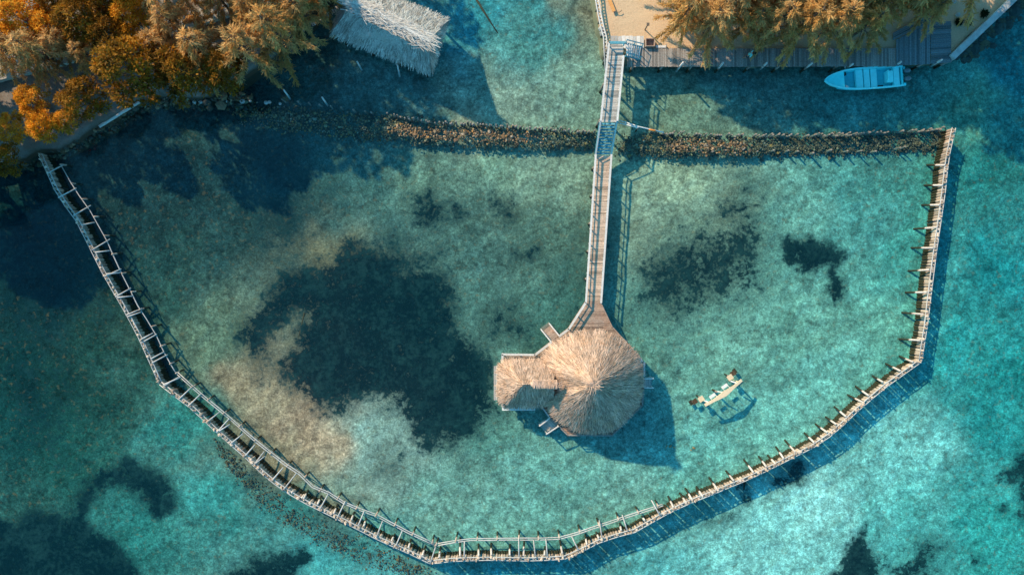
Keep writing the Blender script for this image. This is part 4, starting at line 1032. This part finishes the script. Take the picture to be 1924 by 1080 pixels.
# ------------------------------------------------------------------ grey thatched hut upper left
def boat_shed():
    rnd = random.Random(8); ZE, ZA = 1.7, 4.7
    A, B, C, D = PL([(622, 63), (810, 138), (842, 38), (654, -37)], ZE)
    e0, e1 = P(662, 4, ZA), P(805, 76, ZA)
    c = (A + C) / 2; root = thing('thatched_boathouse', 'weathered grey rectangular thatched hut standing in the water by the wooded shore', 'hut', (c.x, c.y, 0))
    mb = MB(); dn = Vector((0, 0, -.05))
    mb.add([v + dn for v in (A, B, C, D, e0, e1)], [(0, 1, 5, 4), (3, 4, 5, 2), (1, 2, 5), (0, 4, 3)], .9)
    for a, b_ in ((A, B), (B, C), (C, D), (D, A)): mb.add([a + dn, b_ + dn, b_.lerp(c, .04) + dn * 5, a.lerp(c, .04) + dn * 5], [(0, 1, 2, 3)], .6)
    ar = lambda a, b_, c_, d: ((b_ - a).length + (d - c_).length) * ((a + b_) / 2 - (c_ + d) / 2).length / 2
    fs = [(e0, e1, A, B, ar(e0, e1, A, B)), (e0, e1, D, C, ar(e0, e1, D, C)), (e1, e1, B, C, ar(e1, e1, B, C)), (e0, e0, A, D, ar(e0, e0, A, D))]
    thatch_blades(mb, fs, 6500, rnd, (.35, .7), (.035, .085), (.02, .11)); mb.build('thatch', M['thatch_grey'], root)
    d = (e1 - e0).normalized(); n = Vector((-d.y, d.x, 0)).normalized()
    q = MB()
    for _ in range(1500):
        t = rnd.uniform(-.02, 1.02); an = rnd.uniform(-1, 1); p = e0.lerp(e1, t) + n * an * .62 + Vector((0, 0, .16 - abs(an) * .42)); dd = (d * rnd.choice([1, -1]) + n * rnd.gauss(0, .25)).normalized(); e = p + dd * rnd.uniform(.4, 1.1) + Vector((0, 0, rnd.uniform(0, .1))); s_ = n * rnd.uniform(.02, .045)
        q.add([p - s_, p + s_, e + s_ * .5, e - s_ * .5], [(0, 1, 2, 3)], rnd.uniform(.75, 1.35))
    q.build('ridge_cap', M['thatch_grey'], root)
    for off, t0, t1 in ((-.72, .05, .62), (-.66, .42, 1.0), (.55, .45, 1.0), (.4, .1, .5), (-.2, .55, .98)):
        q = MB(); a = e0.lerp(e1, t0) + n * off + Vector((0, 0, .1 - abs(off) * .55)); b_ = e0.lerp(e1, t1) + n * (off + rnd.uniform(-.1, .1)) + Vector((0, 0, .1 - abs(off) * .55)); q.tube([a, b_], .045, 6, tone=rnd.choice([.3, 1.5])); q.build('ridge_pole', M['trunk'] if off < 0 else M['rail'], root, True)
    for u in (.04, .35, .66, .96):
        for a, b_ in ((A, B), (D, C)):
            p = a.lerp(b_, u).lerp(c, .08); q = MB(); q.tube([(p.x, p.y, -1.4), (p.x, p.y, ZE + .3)], .1, 8); q.build('post', M['post'], root, True)
    q = MB(); fl = [at(v.lerp(c, .12), .75) for v in (A, B, C, D)]; clip_planks(q, fl, .75, ang=math.atan2((B - A).y, (B - A).x)); q.build('floor', M['deck_grey'], root)
boat_shed()
# plank footbridge to it
g0 = P(600, 36, .7)
fb = thing('plank_footbridge', 'narrow footbridge of short pale slats from the wooded shore to the grey hut', 'bridge', (g0.x, g0.y, 0))
ln_ = PL([(567, 54), (585, 46), (604, 35), (622, 25), (640, 12)], .75)
for p in resample(ln_, .19):
    d = (ln_[-1] - ln_[0]).normalized(); n = Vector((-d.y, d.x, 0)); mb = MB(); mb.beam(p - n * random.uniform(.16, .24), p + n * random.uniform(.16, .24), .13, .04, random.uniform(.7, 1.2)); mb.build('slat', M['rail'], fb)
mb = MB(); mb.tube([q - Vector((0, 0, .07)) for q in ln_], .06, 6); mb.build('stringer', M['post'], fb, True)
for p in (ln_[0], ln_[2], ln_[4]):
    mb = MB(); mb.tube([(p.x, p.y, -1.4), (p.x, p.y, .62)], .07, 7); mb.build('post', M['post'], fb, True)
for (a, b_, wh) in [((533.5, 100), (541, 111), 'upper left leaning stake in the dark water between shore and grey hut'), ((533, 169), (541, 180), 'brightest leaning stake in the dark water, above the breakwater end'),
                    ((671, 116), (676.5, 126), 'left of two short stakes below the lower edge of the grey hut roof'), ((746.5, 122), (749.5, 136), 'right of two short stakes below the lower edge of the grey hut roof'), ((605, 183), (612, 193), 'thin pale stake in the water nearest the upper side of the breakwater')]:
    A, B = P(*a, .95), P(*b_, -.2); d = (A - B) / (A.z - B.z); mb = MB(); mb.tube([B - d * 1.1, B, A], [.08, .08, .07], 7)
    tag(mb.build('water_stake', M['rail'], None, True), wh, 'stake', 'lone stakes near the grey hut')
mb = MB(); mb.tube([P(888, -12, -.9), P(915, 32, -.95), P(951, 87, -1.0)], [.11, .11, .08], 8, tone=.22)
tag(mb.build('sunken_log', M['post'], None, True), 'long straight dark log lying on the seabed right of the grey hut', 'log')
mb = MB(); mb.tube([P(572, 588, -.85), P(553, 668, -.95)], [.07, .06], 7, tone=2.2)
tag(mb.build('sunken_pole', M['post'], None, True), 'thin straight pole lying in the big dark seagrass patch', 'pole')
mb = MB(); mb.tube([P(1399, 906, -.8), P(1396, 930, -.95), P(1394, 952, -1.0)], [.1, .09, .05], 6, tone=.35); mb.tube([P(1397, 925, -.9), P(1390, 912, -.9)], [.06, .03], 5, tone=.35); mb.tube([P(1397, 925, -.9), P(1404, 908, -.85)], [.07, .03], 5, tone=.35)
tag(mb.build('sunken_branch', M['post'], None, True), 'dark forked branch on the seabed just outside the lower right fence', 'branch')
def coral(x, y, r, label):
    mb = MB(); random.seed(int(x))
    for k in range(14): mb.blob(P(x + random.gauss(0, 3.5), y + random.gauss(0, 2.5), -1.0 + random.uniform(0, .15)), (r, r * .8, r * .7), random.uniform(.7, 1.3))
    tag(mb.build('coral_head', M['coral']), label, 'coral')
coral(1303, 841, .1, 'small orange coral head below the swing, right one of two'); coral(1258, 838, .085, 'small orange coral head at the edge of the hut shadow, left one of two')

# pole frame by the walkway steps
g0 = P(1162, 229, 1.3)
lf = thing('gate_frame', 'narrow white pole frame sticking out from the blue steps towards the breakwater', 'frame', (g0.x, g0.y, 0))
Zf = 1.0
A0, A1, B0, B1, E = P(1162, 226, Zf), P(1201, 238.5, Zf), P(1160.5, 230.5, Zf), P(1197, 240, Zf), P(1247, 249, .7)
for pts in ([A0, A1, E], [B0, B1, A1]):
    mb = MB(); mb.tube(pts, .055, 6); mb.build('pole', M['white'], lf, True)
for t in (0, .36, .66, 1):
    mb = MB(); mb.tube([A0.lerp(A1, t), B0.lerp(B1, t)], .04, 5); mb.build('crossbar', M['white'], lf, True)
for p in (A1, E):
    mb = MB(); mb.tube([(p.x, p.y, -1.3), (p.x, p.y, p.z - .03)], .06, 7); mb.build('post', M['post'], lf, True)
mb = MB(); c = P(1226, 245, .95); mb.tube([c + Vector((-.32, .07, 0)), c + Vector((-.2, .04, 0)), c + Vector((.15, -.03, 0)), c + Vector((.3, -.06, 0))], [.03, .08, .08, .03], 9)
tag(mb.build('float_buoy', M['orange'], None, True), 'orange float tied on the white pole frame beside the walkway', 'buoy')

# ------------------------------------------------------------------ overwater swing
def water_swing():
    zb = .95; a, b_ = P(1324.5, 761.5, zb), P(1394, 714, zb); d = (b_ - a).normalized(); n = Vector((-d.y, d.x, 0)); L = (b_ - a).length
    c = (a + b_) / 2; root = thing('overwater_swing', 'yellow timber swing frame with two white seats standing in the shallow water', 'swing', (c.x, c.y, 0))
    mb = MB(); k = 16
    for i in range(k):
        t0, t1 = i / k, (i + 1) / k
        wf = lambda t: .11 + .12 * max(0, 1 - abs(t - .5) / .27)
        zf = lambda t: zb + .28 * math.sin(math.pi * t)
        p, q = a.lerp(b_, t0), a.lerp(b_, t1); off = lambda t: -n * .06 * math.sin(math.pi * t)
        p = p + off(t0); q = q + off(t1); p.z, q.z = zf(t0), zf(t1)
        vs = [p - n * wf(t0), q - n * wf(t1), q + n * wf(t1), p + n * wf(t0)]; lo = Vector((0, 0, -.12))
        mb.add(vs + [v + lo for v in vs], [(0, 1, 2, 3), (4, 7, 6, 5), (0, 4, 5, 1), (2, 6, 7, 3)] + ([(0, 3, 7, 4)] if i == 0 else []) + ([(1, 5, 6, 2)] if i == k - 1 else []), 1.05)
    mb.build('arched_beam', M['swing'], root)
    for px_, py_, sg in ((1317.6, 749.5, -1), (1372, 709, 1)):
        p = P(px_, py_, .55); ang = math.atan2(d.y, d.x)
        q = MB(); q.box((p.x, p.y, .52), (.48, .42, .07), ang); q.build('end_platform', M['swing'], root)
        q = MB(); o_ = p + d * sg * .5; q.box((o_.x, o_.y, -.02), (.46, .42, .06), ang, .8); o2 = p + d * sg * .78; q.box((o2.x, o2.y, -.35), (.3, .42, .06), ang, .6); q.build('step', M['post'], root)
        for s in (-1, 1):
            w_ = p + n * .15 * s; q = MB(); q.tube([(w_.x, w_.y, -1.3), (w_.x, w_.y, .48)], .06, 7); q.build('platform_post', M['post'], root, True)
        q = MB(); e = p - d * sg * .15 - n * .25; f = (a if sg < 0 else b_) - d * sg * .45; q.beam(Vector((e.x, e.y, .62)), Vector((f.x, f.y, zb - .07)), .09, .09); q.build('strut', M['white'], root)
        w_ = (a if sg < 0 else b_) - d * sg * .32; q = MB(); q.tube([(w_.x, w_.y, -1.3), (w_.x, w_.y, zb + .05)], .07, 7); q.build('post', M['swing'], root, True)
    for px_, py_ in ((1338.5, 743.5), (1361.5, 725.5)):
        p = P(px_, py_, .45); ang = math.atan2(d.y, d.x); q = MB(); q.box((p.x, p.y, .45), (.58, .26, .04), ang); seat = q.build('swing_seat', M['white'], root)
        for s in (-1, 1):
            e = p + d * .25 * s; f = e - n * (.42 if s > 0 else .35); q = MB(); q.tube([(e.x, e.y, .47), (f.x, f.y, zb)], .022, 5); q.build('rope', M['white'], root, True)
    q = MB(); e = P(1348, 735, .6); f = P(1358, 736.5, zb); q.beam(e, f, .08, .08); q.build('strut', M['white'], root)
    mb = MB(); p = P(1344, 734.5, 0); mb.tube([(p.x, p.y, -1.3), (p.x, p.y, .55)], .09, 8); mb.build('post', M['post'], root, True)
water_swing()

# ------------------------------------------------------------------ boat
def boat():
    zg = .72; bow, stern = P(1546.6, 153.2, zg), P(1697, 142.6, zg); d = stern - bow; L = d.length; ang = math.atan2(d.y, d.x)
    root = thing('motorboat', 'pale open motorboat with three benches moored beside the boardwalk', 'boat', (bow.x, bow.y, 0))
    Mz = Matrix.Rotation(ang, 3, 'Z')
    def W(x, y, z): return Vector((bow.x, bow.y, 0)) + Mz @ Vector((x, y, z))
    prof = [(0, .02), (.02, .16), (.05, .32), (.1, .47), (.18, .65), (.28, .80), (.4, .885), (.55, .91), (.75, .90), (.92, .87), (1, .83)]
    ts = [i / 28 for i in range(29)]
    hw = lambda t: float(np.interp(t, [p[0] for p in prof], [p[1] for p in prof]))
    sheer = lambda t: zg + .22 * (1 - t) ** 2
    mb = MB(); vs = []
    for t in ts:
        w_ = hw(t); x = t * L; s = sheer(t); kx = x + (.5 * (1 - t) ** 3)
        vs += [W(x, -w_, s), W(kx, -w_ * .82, .1), W(kx + .2 * (1 - t), 0, -.3), W(kx, w_ * .82, .1), W(x, w_, s)]
    fs = [(i * 5 + k, i * 5 + k + 1, (i + 1) * 5 + k + 1, (i + 1) * 5 + k) for i in range(28) for k in range(4)] + [(140, 141, 142, 143, 144)]
    mb.add(vs, fs); mb.build('hull', M['boat'], root, True)
    def ring(tlist, o, i_, z0, z1, nm, mat):
        q = MB(); vs = []
        for sgn in (-1, 1):
            for a, b_ in zip(tlist, tlist[1:]):
                v = [W(a * L, sgn * (hw(a) + o), sheer(a) + z1), W(b_ * L, sgn * (hw(b_) + o), sheer(b_) + z1), W(b_ * L + (i_ if b_ < .03 else 0), sgn * max(0, hw(b_) - i_), sheer(b_) + z1), W(a * L + (i_ * 1.3 if a < .03 else 0), sgn * max(0, hw(a) - i_), sheer(a) + z1)]
                lo = [Vector((p.x, p.y, p.z - (z1 - z0))) for p in v]
                q.add(v + lo, [(0, 1, 2, 3), (0, 4, 5, 1), (3, 2, 6, 7)])
        return q.build(nm, mat, root)
    ring(ts, .03, .1, -.08, .05, 'gunwale', M['boat_light'])
    def deckpiece(t0, t1, z, nm, mat, inset=.06, th=.06, n=8, tone=1):
        q = MB(); tt = [t0 + (t1 - t0) * i / n for i in range(n + 1)]
        top = [W(t * L, -max(.01, hw(t) - inset), z) for t in tt] + [W(t * L, max(.01, hw(t) - inset), z) for t in reversed(tt)]
        lo = [v - Vector((0, 0, th)) for v in top]; k = len(top)
        q.add(top + lo, [tuple(range(k)), tuple(range(2 * k - 1, k - 1, -1))] + [(i, i + k, (i + 1) % k + k, (i + 1) % k) for i in range(k)], tone)
        return q.build(nm, mat, root)
    deckpiece(.012, .262, zg + .06, 'foredeck', M['boat'], .07)
    deckpiece(.2, .97, .18, 'floor', M['boat_floor'], .1)
    for a, b_ in ((.42, .505), (.52, .59), (.605, .68)): deckpiece(a, b_, zg - .12, 'bench', M['boat_light'], .08, .3, 2)
    deckpiece(.885, .955, zg - .04, 'stern_seat', M['boat_light'], .08, .35, 2)
    q = MB(); c = W(.83 * L, .0, .55); q.box(c, (.5, .95, .55), ang); q.box(W(.83 * L - .22, .1, .9), (.06, .8, .2), ang, 1.1); q.build('console', M['boat_light'], root)
    q = MB(); q.box(W(.275 * L, .52, .5), (.3, .25, .35), ang); q.build('storage_box', M['dark'], root)
    q = MB(); q.blob(W(.3 * L, -.55, .42), (.26, .2, .2), 1); q.build('bundle', M['white'], root, True)
    q = MB(); q.box(W(.715 * L, -.72, .5), (.45, .14, .3), ang); q.build('locker', M['dark'], root)
    for sgn in (-1, 1):
        q = MB(); q.box(W(L + .12, sgn * .7, .55), (.3, .22, .1), ang); q.build('stern_step', M['boat'], root)
    q = MB(); q.box(W(.985 * L, 0, .45), (.08, 1.55, .55), ang); q.build('transom', M['boat'], root)
    for yy in (.38, -.28):
        cw = MB(); c = W(L + .32, yy, .82)
        prf = [(-.26, .1), (-.2, .17), (0, .2), (.18, .17), (.26, .08)]
        cw.tube([W(L + .32 + x, yy, .82 - .04 * abs(x)) for x, r in prf], [r for x, r in prf], 10)
        m_ = cw.build('outboard_motor', M['motor'], root, True)
        lg = MB(); lg.beam(W(L + .36, yy, .75), W(L + .36, yy, -.55), .12, .2, up=(1, 0, 0)); lg.beam(W(L + .02, yy, .6), W(L + .3, yy, .6), .14, .12); l_ = lg.build('motor_leg', M['dark'], m_)
    q = MB(); q.tube([W(.28 * L, .9, zg + .05), W(.27 * L, 1.15, zg + .25)], .03, 5); q.build('mooring_line', M['white'], root, True)
boat()

# ------------------------------------------------------------------ person on the boardwalk
def person():
    f = P(1399.5, 109, ZW)
    root = thing('person', 'person in a turquoise shirt and dark shorts bending forward on the shaded boardwalk', 'person', (f.x, f.y, ZW))
    ang = R(-20)
    root.rotation_euler = (0, 0, ang)
    def skin(name, nodes, edges, mat, sub=2):
        me = bpy.data.meshes.new(name); me.from_pydata([n_[:3] for n_ in nodes], edges, [])
        o = bpy.data.objects.new(name, me); COL.objects.link(o); o.parent = root; me.materials.append(mat)
        at_ = me.attributes.new('tone', 'FLOAT', 'POINT'); at_.data.foreach_set('value', [1.0] * len(nodes))
        md = o.modifiers.new('skin', 'SKIN'); md.use_smooth_shade = True
        for i, n_ in enumerate(nodes):
            sv = me.skin_vertices[0].data[i]; sv.radius = (n_[3], n_[3] if len(n_) < 5 else n_[4]); sv.use_root = (i == 0)
        s_ = o.modifiers.new('sub', 'SUBSURF'); s_.levels = s_.render_levels = sub
        return o
    # x = forward
    nd = [(0, 0, .92, .13, .11), (.06, 0, 1.12, .12, .10), (.16, 0, 1.33, .15, .10), (.22, 0, 1.45, .06), (.30, 0, 1.56, .09), (.36, 0, 1.66, .085),
          (.0, .1, .86, .09), (.08, .12, .48, .06), (-.06, .12, .09, .045), (.10, .13, .04, .035),
          (.0, -.1, .86, .09), (-.02, -.12, .48, .06), (-.22, -.12, .09, .045), (-.07, -.13, .04, .035),
          (.16, .19, 1.38, .06), (.20, .27, 1.12, .045), (.36, .24, .92, .034), (.40, .235, .86, .03),
          (.16, -.19, 1.38, .06), (.14, -.28, 1.12, .045), (.26, -.28, .90, .034), (.29, -.28, .84, .03)]
    ed = [(0, 1), (1, 2), (2, 3), (3, 4), (4, 5), (0, 6), (6, 7), (7, 8), (8, 9), (0, 10), (10, 11), (11, 12), (12, 13), (2, 14), (14, 15), (15, 16), (16, 17), (2, 18), (18, 19), (19, 20), (20, 21)]
    for h_ in (17, 21):
        x, y, z = nd[h_][:3]; s = 1 if y > 0 else -1
        for k, (dy, ln) in enumerate(((-.03, .075), (-.01, .085), (.012, .08), (.032, .062))):
            i = len(nd); nd += [(x + .03, y + dy, z - .05, .009), (x + .035 + ln * .3, y + dy, z - .05 - ln * .7, .008)]; ed += [(h_, i), (i, i + 1)]
        i = len(nd); nd += [(x + .03, y - s * .045, z - .01, .01), (x + .05, y - s * .06, z - .045, .008)]; ed += [(h_, i), (i, i + 1)]
    skin('body', nd, ed, M['skin'])
    skin('shirt', [(.0, 0, .95, .15, .125), (.07, 0, 1.13, .14, .12), (.16, 0, 1.34, .17, .12), (.16, .20, 1.385, .078), (.19, .26, 1.17, .068), (.16, -.20, 1.385, .078), (.14, -.27, 1.17, .068), (.2, 0, 1.42, .08)], [(0, 1), (1, 2), (2, 3), (3, 4), (2, 5), (5, 6), (2, 7)], M['shirt'])
    skin('shorts', [(0, 0, .90, .15, .13), (.02, .1, .8, .11), (.06, .12, .55, .09), (.02, -.1, .8, .11), (-.01, -.12, .55, .09)], [(0, 1), (1, 2), (0, 3), (3, 4)], M['shorts'])
    skin('hair', [(.31, 0, 1.63, .10), (.34, 0, 1.70, .095), (.25, 0, 1.58, .06)], [(0, 1), (0, 2)], M['hair'])
    for s in (-1, 1):
        mb = MB()
    # face details
    fc = MB(); 
    for s in (-1, 1): fc.blob((.435, .032 * s, 1.62), (.012, .014, .01), .2, .05)
    fc.blob((.455, 0, 1.59), (.02, .014, .022), 1, .05); fc.blob((.425, 0, 1.545), (.012, .03, .008), .6, .05)
    me_o = fc.build('face', M['skin']); me_o.parent = root
person()
